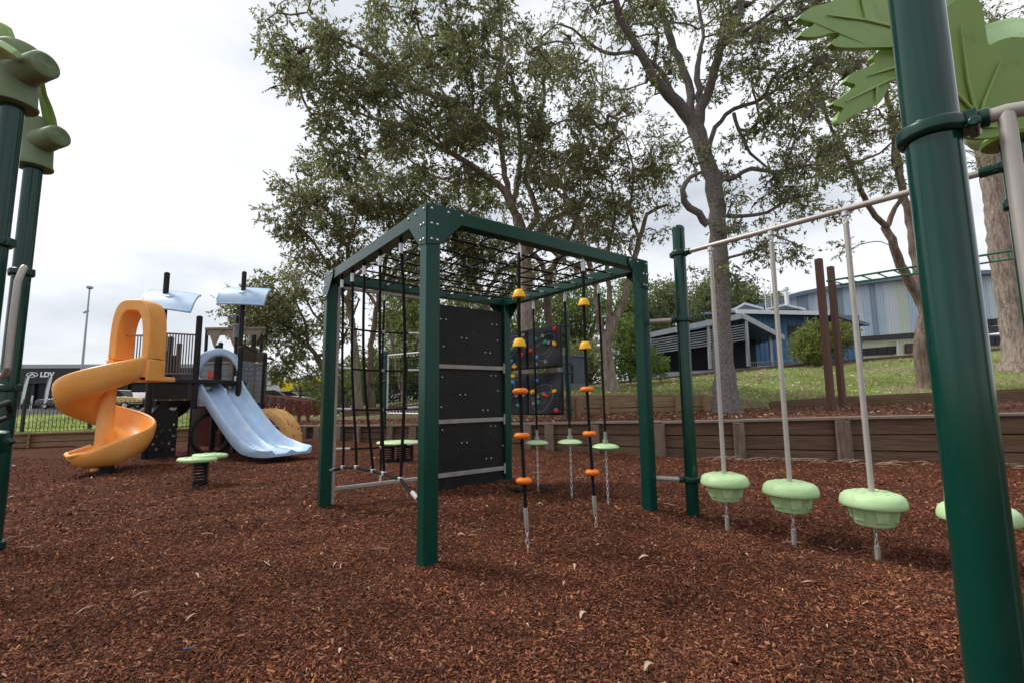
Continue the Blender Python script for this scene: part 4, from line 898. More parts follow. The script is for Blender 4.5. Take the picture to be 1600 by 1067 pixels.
# ------------------------------------------------------------ rock climbing wall on the terrace
ta = D(790, 655, 11.0); tb = D(893, 654, 10.3); zt = .66
pa = P3(776, 11.25, zt); pb = P3(880, 10.6, zt)
rw = thing('rock_climbing_wall', 'black rippled climbing wall with red, blue, green and yellow holds', 'climbing wall', pb)
d_ = (pb-pa).normalized(); n_ = V((d_.y, -d_.x, 0)); LW = (pb-pa).length
MB_ = MB
def ripple(u, v): return .022*math.sin(5.2*u+2.8*math.sin(3.1*v+1))+.016*math.sin(7.1*v-3*math.sin(2.6*u))
tz = [(zt+.02, zt+.98), (zt+1.08, zt+2.05)]
wallmat = []
for k, (za, zb) in enumerate(tz):
    for h in range(2):
        u0, u1 = LW*(h*.5)+.01, LW*(h*.5+.5)-.01; x = MB(); nu, nv = 34, 34
        sl = lambda u: (zb-.16*(1-u/LW)) if k == 1 else zb-.04*(1-u/LW)
        sb = lambda u: za if k == 0 else za-.04*(1-u/LW)
        f = [[pa+d_*u-UZ*zt+UZ*(sb(u)+(sl(u)-sb(u))*j/nv)+n_*(.06+ripple(u+h, j/nv+k)-(.05 if j in (0, nv) or i in (0, nu) else 0)) for j in range(nv+1)] for i, u in [(i, u0+(u1-u0)*i/nu) for i in range(nu+1)]]
        x.grid(f); b = [[q-n_*(q-f[0][0]).dot(n_)-n_*.06 for q in (r[0], r[-1])] for r in f]
        x.prism([b[0][0], b[-1][0], b[-1][1], b[0][1]], n_*.05)
        p = x.build('panel', 'rock', rw, True, angle=60)
        rr = random.Random(10*k+h); cols = dict(red=(.55, .012, .01), blue=(.01, .22, .55), yellow=(.80, .42, .01), green=(.0, .20, .09))
        for key in cols:
            if 'hold_'+key not in MT: MT['hold_'+key] = mat('hold_'+key, cols[key], .45)
        spots = [[(.12, .28, 'red'), (.30, .55, 'green'), (.72, .22, 'green'), (.55, .80, 'blue'), (.85, .62, 'red'), (.10, .80, 'yellow'), (.55, .95, 'yellow')],
                 [(.30, .30, 'green'), (.82, .10, 'red'), (.78, .55, 'yellow'), (.25, .82, 'blue'), (.55, .45, 'red'), (.12, .55, 'yellow')],
                 [(.15, .75, 'red'), (.55, .55, 'green'), (.85, .38, 'red'), (.50, .22, 'blue'), (.12, .12, 'yellow'), (.60, .08, 'yellow')],
                 [(.82, .90, 'red'), (.25, .72, 'green'), (.80, .55, 'yellow'), (.25, .25, 'blue'), (.55, .62, 'green'), (.10, .45, 'red')]][k*2+h]
        for a, c, key in spots:
            u = u0+(u1-u0)*a; z = sb(u)+(sl(u)-sb(u))*c; q = pa+d_*u-UZ*zt+UZ*z+n_*.07; x = MB()
            x.lathe([(.054, -.02), (.052, .012), (.041, .034), (.024, .044), (.01, .040)], q, 12, n_+V((rr.uniform(-.2, .2), 0, rr.uniform(-.2, .4))), wob=lambda t_, i, s_=rr.random()*6: 1+.18*math.sin(2*t_+s_)+.08*math.sin(3*t_)); x.build('hold', 'hold_'+key, rw)
        x = MB()
        for _ in range(7):
            a, c = rr.uniform(.12, .9), rr.uniform(.1, .9); u = u0+(u1-u0)*a; z = sb(u)+(sl(u)-sb(u))*c; x.lathe([(.042, 0), (.042, .006), (.034, .012), (.02, .008)], pa+d_*u-UZ*zt+UZ*z+n_*.070, 12, n_)
        x.build_each('blank_socket', 'tan' if h+k == 1 else 'greyp', p)
        x = MB()
        for _ in range(2):
            cu, cv = rr.uniform(.3, .7), rr.uniform(.3, .7); pts = []
            for j in range(25):
                t = 2*PI*j/24; uu = min(.97, max(.03, cu+.30*math.cos(t)+.05*math.sin(2*t))); vv = min(.97, max(.03, cv+.22*math.sin(t)+.08*math.cos(t))); u = u0+(u1-u0)*uu
                pts.append(pa+d_*u-UZ*zt+UZ*(sb(u)+(sl(u)-sb(u))*vv)+n_*(.062+ripple(u+h, vv+k)))
            x.tube(pts, .0045, 6)
        x.build('groove_line', 'greyp', p)
x = MB()
for z in (.4, 1.5): x.bar(pa-n_*.05+UZ*z, pb-n_*.05+UZ*z, .05, .05, (0, 0, 1))
x.build('back_rail', 'rail', rw, False)
pp = pb+d_*.12; pp.z = 0
x = MB(); x.lathe([(.0575, zt-.2), (.0575, 2.98), (.02, 3.02)], pp, 24); x.build('post', 'green', rw)
pp2 = pa-d_*.12; pp2.z = 0; x = MB(); x.lathe([(.0575, zt-.2), (.0575, 2.98), (.02, 3.02)], pp2, 24); x.build('post', 'green', rw)
for z in (zt+.15, zt+.95, zt+1.15, zt+2.0): clamp(pp, z, rw, -d_)

# rope net frame on the terrace
nA = P3(601, 11.9, 0); nB = P3(672, 10.9, 0); gz = .60
nf = thing('rope_net_frame', 'black rope net stretched in a pale frame on a green post beyond the cargo ropes', 'climbing net', nA+UZ*gz)
for p in (nA, nB): x = MB(); x.lathe([(.0575, gz-.2), (.0575, 2.25), (.02, 2.28)], p, 22); x.build('post', 'green', nf)
dN_ = (nB-nA).normalized(); a = nA+dN_*.12; b = nB-dN_*.1
x = MB(); x.tube([a+UZ*.72, b+UZ*.72], .022, 10); x.tube([a+UZ*2.15, b+UZ*2.15], .022, 10); x.tube([a+UZ*.72, a+UZ*2.15], .022, 10); x.tube([b+UZ*.72, b+UZ*2.15], .022, 10); x.build('pipe_frame', 'zinc', nf)
x = MB(); 
for k in range(1, 12): s = lerp(a, b, k/12); x.tube([s+UZ*.74, s+UZ*2.13], .007, 6)
for k in range(1, 10): z = .74+1.39*k/10; x.tube([a+UZ*z, b+UZ*z], .007, 6)
x.build('net', 'rope', nf)
x = MB()
for k in range(1, 12):
    s = lerp(a, b, k/12); x.tube([s+UZ*.73, s+UZ*.80], .012, 6); x.tube([s+UZ*2.08, s+UZ*2.14], .012, 6)
x.build_each('ferrule', 'zinc', nf)
clamp(nA, .75, nf, dN_); clamp(nA, 1.5, nf, dN_); clamp(nA, 2.15, nf, dN_)

# monkey bars with brown posts
m0 = P3(1296, 11.0, .74); m1_ = P3(1314, 12.2, .76); mE = P3(1592, 8.3, .80)
mb = thing('monkey_bars', 'green overhead ladder on two brown timber posts behind the hanging steps', 'monkey bars', m0)
ztop0 = D(1278, 405, m0.y).z; ztop1 = D(1300, 417, m1_.y).z
for p, z in ((m0, ztop0), (m1_, ztop1)): x = MB(); x.box(V((p.x, p.y, (z+.5)/2)), (.13, .13, z-.5), (V((.95, .3, 0)), V((-.3, .95, 0)), UZ)); x.build('post', 'woodp', mb, False, .008)
ra1 = D(1291, 440, m0.y+.05); ra2 = D(1600, 389, 8.6); rb1 = D(1313, 446, m1_.y); rb2 = D(1600, 404, 9.3)
ra2.z = ra1.z; rb2.z = rb1.z
ra2 = D(1600, 389, 740*0+ (ra1.z-CH)*FPX/(hzn(1600)-389)); rb2 = D(1600, 402, (rb1.z-CH)*FPX/(hzn(1600)-402))
x = MB(); x.tube([ra1, ra2], .022, 10); x.tube([rb1, rb2], .022, 10); x.build('side_rail', mat('bright_green_paint', (.01, .17, .06), .35, coat=.3), mb)
for k in range(11): x = MB(); x.tube([lerp(ra1, ra2, (k+.3)/11), lerp(rb1, rb2, (k+.3)/11)], .017, 8); x.build('rung', 'clamp', mb)
# bridge
br = thing('timber_bridge', 'small dark red timber footbridge with crossed railings before the fence', 'bridge', P3(445, 15, .4))
x = MB()
a, b = P3(412, 14.9, .62), P3(478, 14.2, .42)
for s_ in (0, 1.0):
    o_ = V((.1, s_, 0))
    for k in range(6):
        p = lerp(a, b, k/5)+o_; x.bar(p-UZ*.25, p+UZ*.62, .07, .07)
        if k < 5: q = lerp(a, b, (k+1)/5)+o_; x.bar(p+UZ*.08, q+UZ*.55, .035, .035); x.bar(p+UZ*.55, q+UZ*.08, .035, .035)
    x.bar(a+o_+UZ*.6, b+o_+UZ*.6, .07, .05, (0, 0, 1))
x.build('railing', mat('red_stained_timber', (.13, .028, .018), .75, (.18, .045, .03), 10), br, False)
x = MB(); x.prism([a, b, b+V((.1, 1, 0)), a+V((.1, 1, 0))], (0, 0, -.10)); x.build('bridge_deck', 'woodp', br, False)

# ------------------------------------------------------------ fences
def fence(name, label, pts, h, step=.11, group=None, post=2.4):
    t = thing(name, label, 'fence', pts[0], group); x = MB(); 
    tot = 0
    for a, b in zip(pts[:-1], pts[1:]):
        d = b-a; n = max(1, int(d.length/step)); s_ = V((-d.y, d.x, 0)).normalized()
        for k in range(n): p = lerp(a, b, (k+.5)/n); x.bar(p+UZ*.04, p+UZ*(h-.03), .011, .011)
        for z in (.10, h-.12): x.bar(a+UZ*z, b+UZ*z, .03, .03, (0, 0, 1))
    x.build('fence_panel', 'fence', t, False)
    for a, b in zip(pts[:-1], pts[1:]):
        n = max(1, int((b-a).length/post))
        for k in range(n): p = lerp(a, b, k/n); y = MB(); y.bar(p-UZ*.2, p+UZ*(h+.05), .055, .055); y.build('post', 'fence', t, False)
    return t
fence('metal_fence', 'black vertical bar fence along the grass verge behind the slides', [P3(-220, 13.9, .10), P3(42, 14.1, .12), P3(146, 14.2, .13), P3(250, 14.6, .16), P3(340, 15.2, .22), P3(412, 16.4, .3)], 1.02)
fence('metal_fence', 'black vertical bar fence crossing behind the red footbridge to the tree trunks', [P3(414, 16.6, .42), P3(470, 16.4, .45), P3(520, 16.6, .5), P3(580, 17.5, .6), P3(668, 19.0, .95), P3(720, 20, 1.0)], 1.05)

# ------------------------------------------------------------ buildings
MT['clad_black'] = mat('black_cladding', (.012, .013, .016), .5, (.017, .018, .022), 2)
MT['glass_dark'] = mat('dark_glass', (.007, .008, .010),   .35, (.012, .014, .018), .5, spec=.3)
MT['white'] = mat('white_paint', (.74, .75, .76), .5, (.66, .67, .69), 3)
MT['whitet'] = mat('white_lettering', (.85, .86, .88), .5)
MT['roofgrey'] = mat('roof_steel', (.30, .33, .36), .45, (.38, .41, .44), 2, metal=.3)
MT['colorbond'] = mat('blue_grey_roof_edge', (.11, .15, .20), .5, (.14, .18, .23), 2)
MT['bluewall'] = mat('blue_cladding', (.055, .15, .28), .6, (.075, .18, .33), 1.5)
MT['cream'] = mat('cream_blockwork', (.62, .62, .42), .8, (.70, .69, .50), 3, bump=.15)
MT['cream2'] = mat('pale_yellow_cladding', (.50, .54, .46), .6)
MT['st_a'] = mat('pale_blue_cladding', (.38, .46, .55), .55, (.43, .51, .60), 2)
MT['st_b'] = mat('pale_grey_cladding', (.50, .55, .58), .55, (.55, .60, .63), 2)
MT['st_c'] = mat('mid_grey_cladding', (.20, .26, .33), .55, (.23, .30, .37), 2)
MT['yellowp'] = mat('yellow_sign', (.90, .68, .0), .5, (.84, .62, .0), 1)
MT['redp'] = mat('red_sign', (.42, .012, .03), .5)
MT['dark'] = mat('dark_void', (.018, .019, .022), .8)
MT['shed'] = mat('shed_steel', (.13, .16, .19), .5, (.16, .19, .22), 4)
def quadbox(par, nm, m, a, b, z0, z1, th, bev=0, off=0):    # wall between plan points a and b, thickness backwards
    d = (b-a); d.z = 0; d.normalize(); n_ = V((-d.y, d.x, 0)); x = MB(); a = V((a.x, a.y, 0))+n_*(-off); b = V((b.x, b.y, 0))+n_*(-off)
    x.prism([a+UZ*z0, b+UZ*z0, b+UZ*z1, a+UZ*z1], n_*th); return x.build(nm, m, par, False, bev)
# dealership
dl = thing('car_dealership', 'long black showroom with a white maker emblem on its fascia across the road', 'building', P3(60, 55, .4))
a, b = P3(-420, 52, 0), P3(372, 58, 0)
quadbox(dl, 'glass_wall', 'glass_dark', a, b, .3, 4.1, 18)
quadbox(dl, 'fascia', 'clad_black', a, b, 3.25, 5.0, .6, off=.6)
quadbox(dl, 'roof_edge', 'roofgrey', a, b, 5.004, 5.45, 18.5, off=.7)
for k in range(22):
    p = lerp(a, b, k/21); q = lerp(a, b, k/21+.006); quadbox(dl, 'column', 'clad_black', p, q, .3, 3.24, .3, off=.3)
dx = (b-a).normalized(); up_ = UZ
def onwall(px, py, off=.62):
    n_ = V((-dx.y, dx.x, 0)); a_ = a-n_*off; r_ = ray(px, py); tt = (a_-EYE).dot(n_)/r_.dot(n_); return EYE+r_*tt
ct = onwall(50.5, 585); text('LDV', 'lettering', MT['whitet'], dl, onwall(62.5, 588.3), dx, UZ, .55, bold=.04)
x = MB(); nn_ = V((-dx.y, dx.x, 0))*-1
R1 = .62
def ell(r1, r2, w, sgn):
    return 0
rows = []
for k in range(33):
    t = 2*PI*k/32; o_ = ct+dx*(R1*math.cos(t))+UZ*(.30*math.sin(t)); i_ = ct+dx*(R1*.86*math.cos(t))+UZ*(.235*math.sin(t)); rows.append([o_, o_+nn_*.04, i_+nn_*.04, i_])
x.grid(rows, True)
for s_ in (-1, 1):
    x.prism([ct+dx*s_*.03+UZ*.20, ct+dx*s_*.40+UZ*-.15, ct+dx*s_*.22+UZ*-.15, ct+dx*s_*.0+UZ*.04] if s_ > 0 else [ct+dx*0+UZ*.04, ct-dx*.22-UZ*.15, ct-dx*.40-UZ*.15, ct-dx*.03+UZ*.20], nn_*.04)
x.build('emblem', 'whitet', dl, False)
ra_, rb_ = onwall(160, 590), onwall(236, 590); quadbox(dl, 'red_sign', 'redp', ra_, rb_, 3.55, 5.0, .05, off=.05)
text('MU', 'lettering', MT['whitet'], dl, onwall(217, 596, .70), dx, UZ, .75, bold=.02)
for px in (-20, 90, 120, 250, 300): quadbox(dl, 'window_panel', mat('showroom_glass', (.05, .06, .075), .2), onwall(px, 600), onwall(px+14, 600), .6, 3.0, .04, off=.04)
# yellow and white building
yb = thing('yellow_store', 'white commercial building with bright yellow signage partly hidden by leaves', 'building', P3(480, 62, .4))
a, b = P3(392, 62, 0), P3(640, 66, 0); quadbox(yb, 'wall', 'white', a, b, .2, 3.9, 20)
pv = lambda px: lerp(a, b, (px-392)/(640-392))
quadbox(yb, 'yellow_panel', 'yellowp', pv(438), pv(476), 1.9, 3.5, .1, off=.12); quadbox(yb, 'yellow_panel', 'yellowp', pv(481), pv(507), 2.4, 4.0, .1, off=.12); quadbox(yb, 'yellow_panel', 'yellowp', pv(510), pv(552), 2.3, 4.0, .1, off=.12); quadbox(yb, 'yellow_panel', 'yellowp', pv(425), pv(440), 3.2, 4.2, .1, off=.14)
dx2 = (b-a).normalized(); tp = D(453, 611, 62.1); text('AL', 'lettering', mat('blue_lettering', (.01, .12, .30), .5), yb, V((tp.x, pv(453).y-.35, tp.z)), dx2, UZ, .8, bold=.03)
quadbox(yb, 'window_band', 'glass_dark', pv(440), pv(560), .7, 1.7, .05, off=.06)
# feather flags
def flag(px, d, label):
    p = P3(px, d, .4); t = thing('feather_flag', label, 'flag', p, 'white feather flags at the showroom'); x = MB(); x.tube([p, p+V((.05, 0, 1.6)), p+V((.25, 0, 3.0))], .03, 6); x.build('pole', 'rail', t)
    x = MB(); x.prism([p+V((.03, 0, .5)), p+V((.28, 0, .7)), p+V((.42, 0, 2.0)), p+V((.55, 0, 3.0)), p+V((.45, 0, 3.15)), p+V((.32, 0, 2.9)), p+V((.12, 0, 2.0))], (0, .03, 0)); x.build('banner', 'white', t, False)
flag(35, 44, 'leftmost narrow white feather flag beside the near green post'); flag(71, 44, 'wider white feather flag in front of the dark showroom glass')
q = P3(51, 40, .3); x = MB(); x.bar(q, q+V((.1, 0, 1.35)), .12, .06); tag(x.build('sign_post', 'white', smooth=False, org=q), 'short white marker post standing in the verge between the feather flags', 'marker post')
# cars
MT['tyre'] = mat('tyre', (.015, .015, .015), .8)
def car(px, d, yaw, colr, label, kind='car'):
    p = P3(px, d, .42); t = thing('parked_car', label, 'car', p, 'cars parked at the showroom'); u = V((math.cos(yaw), math.sin(yaw), 0)); v = V((-u.y, u.x, 0))
    m = mat('car_paint', colr, .3, coat=.8); o_ = lambda a, b, c: p+u*a+v*b+UZ*c
    side = [(-2.25, .35), (-2.3, .75), (-2.1, .95), (-1.2, 1.0), (-.6, 1.02), (.9, 1.0), (1.9, .88), (2.25, .70), (2.25, .35)] if kind == 'car' else [(-2.5, .45), (-2.5, 1.0), (-.4, 1.05), (1.1, 1.08), (2.2, 1.0), (2.4, .8), (2.4, .45)]
    x = MB(); x.loft([[o_(a*(.97 if abs(w) > .8 else 1), w, c) for a, c in side] for w in (-.88, -.80, .80, .88)]); bd_ = x.build('body', m, t, True, .04, 2)
    cab = [(-1.7, .98), (-1.2, 1.42), (.2, 1.46), (1.0, 1.0)] if kind == 'car' else [(-.45, 1.04), (-.35, 1.6), (.75, 1.62), (1.25, 1.07)]
    x = MB(); x.loft([[o_(a, w, c) for a, c in cab] for w in (-.70, .70)]); x.build('cabin_glass', 'glass_dark', t, False, .04)
    x = MB(); x.loft([[o_(a, w, c) for a, c in ((cab[1][0]+.05, cab[1][1]-.03), (cab[1][0]+.1, cab[1][1]+.02), (cab[2][0]-.05, cab[2][1]+.02), (cab[2][0]+.05, cab[2][1]-.03))] for w in (-.72, .72)]); x.build('roof', m, t, False, .02)
    for a in (-1.4, 1.4):
        for w in (-.80, .80): x = MB(); x.lathe([(.2, -.11), (.33, -.10), (.33, .10), (.2, .11)], o_(a, w, .33), 18, v); wh = x.build('wheel', 'tyre', t); x = MB(); x.lathe([(.2, -.115), (.2, .115)], o_(a, w, .33), 14, v); x.build('rim', 'zinc', wh)
car(182, 41, rad(5), (.55, .38, .12), 'sandy yellow pickup parked before the showroom behind the orange slide', 'ute')
car(232, 43, rad(100), (.02, .022, .028), 'dark car parked between the orange slide and the ship deck')
car(108, 48, rad(8), (.05, .05, .055), 'dark grey car in front of the showroom glass left of the sandy pickup')
car(452, 44, rad(15), (.60, .62, .66), 'white car parked below the yellow signage')
car(428, 40, rad(20), (.03, .03, .035), 'black car parked at the right of the play ship by the white car')
# light pole
p = P3(126, 42, .4); zt_ = D(144, 450, 42).z; lp = thing('light_pole', 'tall thin grey light pole rising above the showroom roof', 'light pole', p)
x = MB(); x.tube([p, V((p.x, p.y, zt_))], [.12, .06], 10); x.build('pole', 'roofgrey', lp); x = MB(); x.lathe([(.05, -.15), (.25, -.05), (.25, .1), (.05, .15)], V((p.x, p.y, zt_)), 10); x.build('lamp_head', 'roofgrey', lp); x = MB(); x.bar(V((p.x-.35, p.y, zt_-2.3)), V((p.x+.1, p.y, zt_-2.1)), .12, .12); x.build('camera_arm', 'roofgrey', lp, False)

# pavilion
pav = thing('pavilion', 'open sided school shelter with grey louvre strips and a low blue roof', 'shelter', P3(1100, 28, 2.2))
def Q(px, py, d): return D(px, py, d)
f0, f1, f2 = Q(990, 526, 30), Q(1158, 491, 27), Q(1224, 525, 30)
back = V((1.6, 6.5, .1))
def roofplane(par, nm, m, pts, th=.18, bev=0): x = MB(); x.prism(pts, (0, 0, -th)); return x.build(nm, m, par, False, bev)
f1b = Q(1172, 489, 33); roofplane(pav, 'roof', 'colorbond', [f0, f1, f1b+V((0, 3, 0)), f0+V((0, 7, .2))], .12); roofplane(pav, 'roof', 'colorbond', [f1+V((.02, 0, 0)), f2, f2+V((.3, 5, 0)), f1b+V((.02, 3, 0))], .12)
x = MB(); x.bar(f0+V((0, -.06, -.12)), f1+V((0, -.06, -.12)), .08, .32, (0, 0, 1)); x.build('fascia', 'roofgrey', pav, False)
x = MB(); x.bar(f1+V((0.05, -.06, -.12)), f2+V((0, -.06, -.12)), .08, .32, (0, 0, 1)); x.build('fascia', 'roofgrey', pav, False)
def shed_post(px, py0, py1, d): x = MB(); x.bar(Q(px, py1, d), V((Q(px, py1, d).x, Q(px, py1, d).y, Q(px, py0, d).z)), .16, .16); x.build('post', 'roofgrey', pav, False)
shed_post(1170, 502, 572, 27.2); shed_post(1206, 522, 571, 30); shed_post(1018, 526, 583, 29.6); shed_post(1110, 500, 576, 28)
for k in range(7):
    ya, yb_ = 529+k*3.5, 507+k*3.9; x = MB(); x.bar(Q(1014, ya+3, 29.4), Q(1167, yb_, 27.25), .10, .055, (0, 0, 1)); x.build('louvre', 'roofgrey', pav, False)
x = MB(); a_, b_ = Q(1005, 575, 33.5), Q(1172, 565, 33.5); x.prism([V((a_.x, 32.6, 2)), V((b_.x, 32.6, 2)), V((b_.x, 32.6, 5.2)), V((lerp(a_, b_, .75).x, 32.6, 6.0)), V((a_.x, 32.6, 5.0))], (0, .2, 0)); x.build('interior_shade_wall', 'dark', pav, False)  # near-black sheet: shade inside the shelter put into its colour
x = MB(); x.prism([Q(1005, 583, 28.6), Q(1225, 572, 28.6), Q(1225, 572, 28.6)+V((0, 5, 0)), Q(1005, 583, 28.6)+V((0, 5, 0))], (0, 0, -.3)); x.build('floor_slab', 'roofgrey', pav, False)
x = MB(); x.bar(Q(1172, 566, 28), Q(1250, 562, 29.5), .04, .04); x.bar(Q(1172, 574, 28), Q(1250, 570, 29.5), .04, .04)
for k in range(30): x.bar(lerp(Q(1172, 566, 28), Q(1250, 562, 29.5), k/29), lerp(Q(1172, 574, 28), Q(1250, 570, 29.5), k/29), .02, .02)
x.build('low_railing', 'rail', pav, False)
# blue house
bh = thing('blue_house', 'blue clad school block with white roof edge and small gables', 'building', P3(1260, 33, 2.5))
a, b = P3(1160, 33, 0), P3(1352, 34, 0); zb_ = 2.0; ztp = Q(1250, 492, 33.4).z
quadbox(bh, 'wall', 'bluewall', a, b, zb_+1.1, ztp, 9); quadbox(bh, 'base_wall', 'cream', a, b, zb_, zb_+1.099, 8.9, off=-.02)
x = MB()
for k in range(26): p = lerp(a, b, k/25); x.box(V((p.x, p.y-.012, (zb_+1.15+ztp)/2)), (.03, .03, ztp-zb_-1.2))
x.build('batten', 'bluewall', bh, False)
e0, e1_ = Q(1150, 487, 32.2), Q(1296, 490, 32.2); e2_ = Q(1358, 508, 32.2)
x = MB(); x.bar(e0, e1_, .08, .28, (0, 0, 1)); x.build('fascia', 'white', bh, False)
x = MB(); x.prism([e0+V((0, .05, .1)), e1_+V((0, .05, .1)), e2_+V((0, .05, .1)), e2_+V((-.5, 5, .6)), e1_+V((-1, 6, 1.0)), e0+V((0, 6, 1.0))], (0, 0, -.16)); x.build('roof', 'colorbond', bh, False)
x = MB(); x.bar(e1_+V((0, 0, .05)), e2_, .08, .2, (0, 0, 1)); x.build('fascia', 'colorbond', bh, False)
for (l, pk, r_) in (((1140, 488), (1163, 475), (1193, 483)), ((1196, 484), (1226, 477), (1258, 484))):
    x = MB(); p0, p1, p2 = Q(*l, 34.5), Q(*pk, 34.5), Q(*r_, 34.5); x.prism([p0, p2, p1], (0, 3, 0)); gb = x.build('gable', 'colorbond', bh, False)
    x = MB(); x.bar(p0+V((0, -.05, 0)), p1+V((0, -.05, 0)), .06, .16, (0, 0, 1)); x.bar(p1+V((0, -.05, 0)), p2+V((0, -.05, 0)), .06, .16, (0, 0, 1)); x.build('barge_board', 'white', gb, False)
for (x0, x1, y0, y1) in ((1236, 1268, 508, 527), (1204, 1213, 510, 518), (1174, 1196, 529, 533)):
    pa_, pb_ = onp = lerp(a, b, (x0-1160)/192), lerp(a, b, (x1-1160)/192); z0 = Q(x0, y1, 33).z; z1 = Q(x0, y0, 33).z
    w = quadbox(bh, 'window', 'clad_black', pa_, pb_, z0, z1, .06, off=.06); quadbox(w, 'pane', 'glass_dark', lerp(pa_, pb_, .08), lerp(pa_, pb_, .92), z0+.08, z1-.08, .02, off=.08)
# ladder on the roof, flue
ld = thing('roof_ladder', 'pale ladder standing against the blue block roof edge', 'ladder', Q(1200, 484, 33.8)); x = MB(); l0, l1 = Q(1197, 484, 33.8), Q(1206, 482, 33.8); h_ = Q(1200, 448, 33.8).z-Q(1200, 484, 33.8).z
x.tube([l0, l0+UZ*h_], .03, 6); x.tube([l1, l1+UZ*(h_+.05)], .03, 6); x.build('stile', 'white', ld); x = MB()
for k in range(6): x.tube([l0+UZ*h_*(.05+.1*k), l1+UZ*h_*(.05+.1*k)], .022, 6)
x.build('rung', 'white', ld)
p = Q(1230, 478, 34); x = MB(); x.lathe([(.14, 0), (.14, Q(1230, 454, 34).z-p.z), (.2, Q(1230, 454, 34).z-p.z), (.2, Q(1230, 450, 34).z-p.z)], (0, 0, 0) and p or p, 12); tag(x.build('roof_flue', 'white', org=p), 'white flue pipe standing on the roof just right of the ladder', 'flue')
# hall
hall = thing('school_hall', 'large hall clad in vertical blue, grey and white strips above cream walls', 'building', P3(1450, 42, 3))
def hp(px): return P3(px, 42+(px-1250)*.001, 0)
roofp = [(1150, 487), (1200, 471), (1250, 456), (1300, 446), (1350, 438), (1400, 432), (1450, 427), (1520, 423), (1620, 420), (1760, 418)]
rz = lambda px: np.interp(px, [q[0] for q in roofp], [Q(q[0], q[1]+8, 42).z for q in roofp])
xs_ = [1205, 1228, 1244, 1255, 1274, 1283, 1300, 1311, 1330, 1342, 1359, 1372, 1383, 1396, 1415, 1432, 1450, 1467, 1486, 1505, 1524, 1545, 1563, 1585, 1606, 1640, 1680, 1760]
cyc = ['st_b', 'cream2', 'st_a', 'st_c', 'st_a', 'st_b', 'st_a', 'st_c', 'st_a', 'st_b', 'st_a', 'st_c', 'st_a', 'st_b', 'cream2', 'st_a', 'st_c', 'st_b', 'st_a', 'st_b', 'st_c', 'st_a', 'st_b', 'st_a', 'st_c', 'st_a', 'st_b']
zlow = lambda px: np.interp(px, [1205, 1320, 1440, 1600, 1760], [Q(1205, 535, 42).z, Q(1320, 528, 42).z, Q(1440, 519, 42).z, Q(1600, 506, 42).z, Q(1760, 494, 42).z])
for k in range(len(xs_)-1):
    a, b = hp(xs_[k]), hp(xs_[k+1]); x = MB(); x.prism([V((a.x, a.y, zlow(xs_[k]))), V((b.x, b.y, zlow(xs_[k+1]))), V((b.x, b.y, rz(xs_[k+1]))), V((a.x, a.y, rz(xs_[k])))], (0, 12, 0))
    nr = int((b.x-a.x)/.22)
    for j in range(nr): s = lerp(a, b, (j+.5)/nr); x.box(V((s.x, s.y-.012, (zlow(xs_[k])+rz(xs_[k]))/2)), (.03, .022, rz(xs_[k])-zlow(xs_[k])-.1))
    x.build('cladding_strip', cyc[k], hall, False)
x = MB()
for (a, b) in zip(roofp[:-1], roofp[1:]): p, q = Q(*a, 41.4), Q(*b, 41.4); x.prism([p, q, q+V((.4, 14, .6)), p+V((.4, 14, .6))], (0, 0, -.35))
x.build('roof', 'colorbond', hall, False)
cw0, cw1 = P3(1313, 40.5, 0), P3(1760, 40.9, 0); zc0 = Q(1330, 566, 40.5).z-.6
x = MB(); x.prism([V((cw0.x, cw0.y, zc0)), V((cw1.x, cw1.y, zc0)), V((cw1.x, cw1.y, Q(1760, 512, 40.5).z)), V((cw0.x, cw0.y, Q(1313, 535, 40.5).z))], (0, 1.5, 0)); x.build('base_wall', 'cream', hall, False)
x = MB(); p, q = Q(1312, 532, 40.2), Q(1760, 500, 40.2); x.bar(p, q, .5, .22, (0, 0, 1)); x.build('gutter', 'clad_black', hall, False)
def hwin(x0, x1, y0, y1, y0b, y1b, m='glass_dark', nm='window'):
    x = MB(); x.prism([Q(x0, y1, 40.42), Q(x1, y1b, 40.42), Q(x1, y0b, 40.42), Q(x0, y0, 40.42)], (0, .06, 0)); w = x.build(nm, 'clad_black', hall, False)
    n = max(1, int((x1-x0)/14)); 
    for k in range(n):
        t0, t1 = (k+.08)/n, (k+.92)/n; g_ = lambda t, s: D(x0+(x1-x0)*t, (y0+(y0b-y0)*t)*(1-s)+(y1+(y1b-y1)*t)*s, 40.38); y = MB(); y.prism([g_(t0, .88), g_(t1, .88), g_(t1, .12), g_(t0, .12)], (0, .02, 0)); y.build('pane', m, w, False)
hwin(1339, 1401, 545, 556, 540, 553); hwin(1415, 1431, 537, 552, 536, 551, 'woodp', 'door'); hwin(1532, 1600, 500, 512, 494, 503); hwin(1540, 1640, 525, 540, 522, 536); hwin(1660, 1760, 520, 535, 516, 530)
x = MB(); x.bar(Q(1401, 533, 40.3), Q(1402, 556, 40.3), .1, .1); x.build('downpipe', 'white', hall, False)
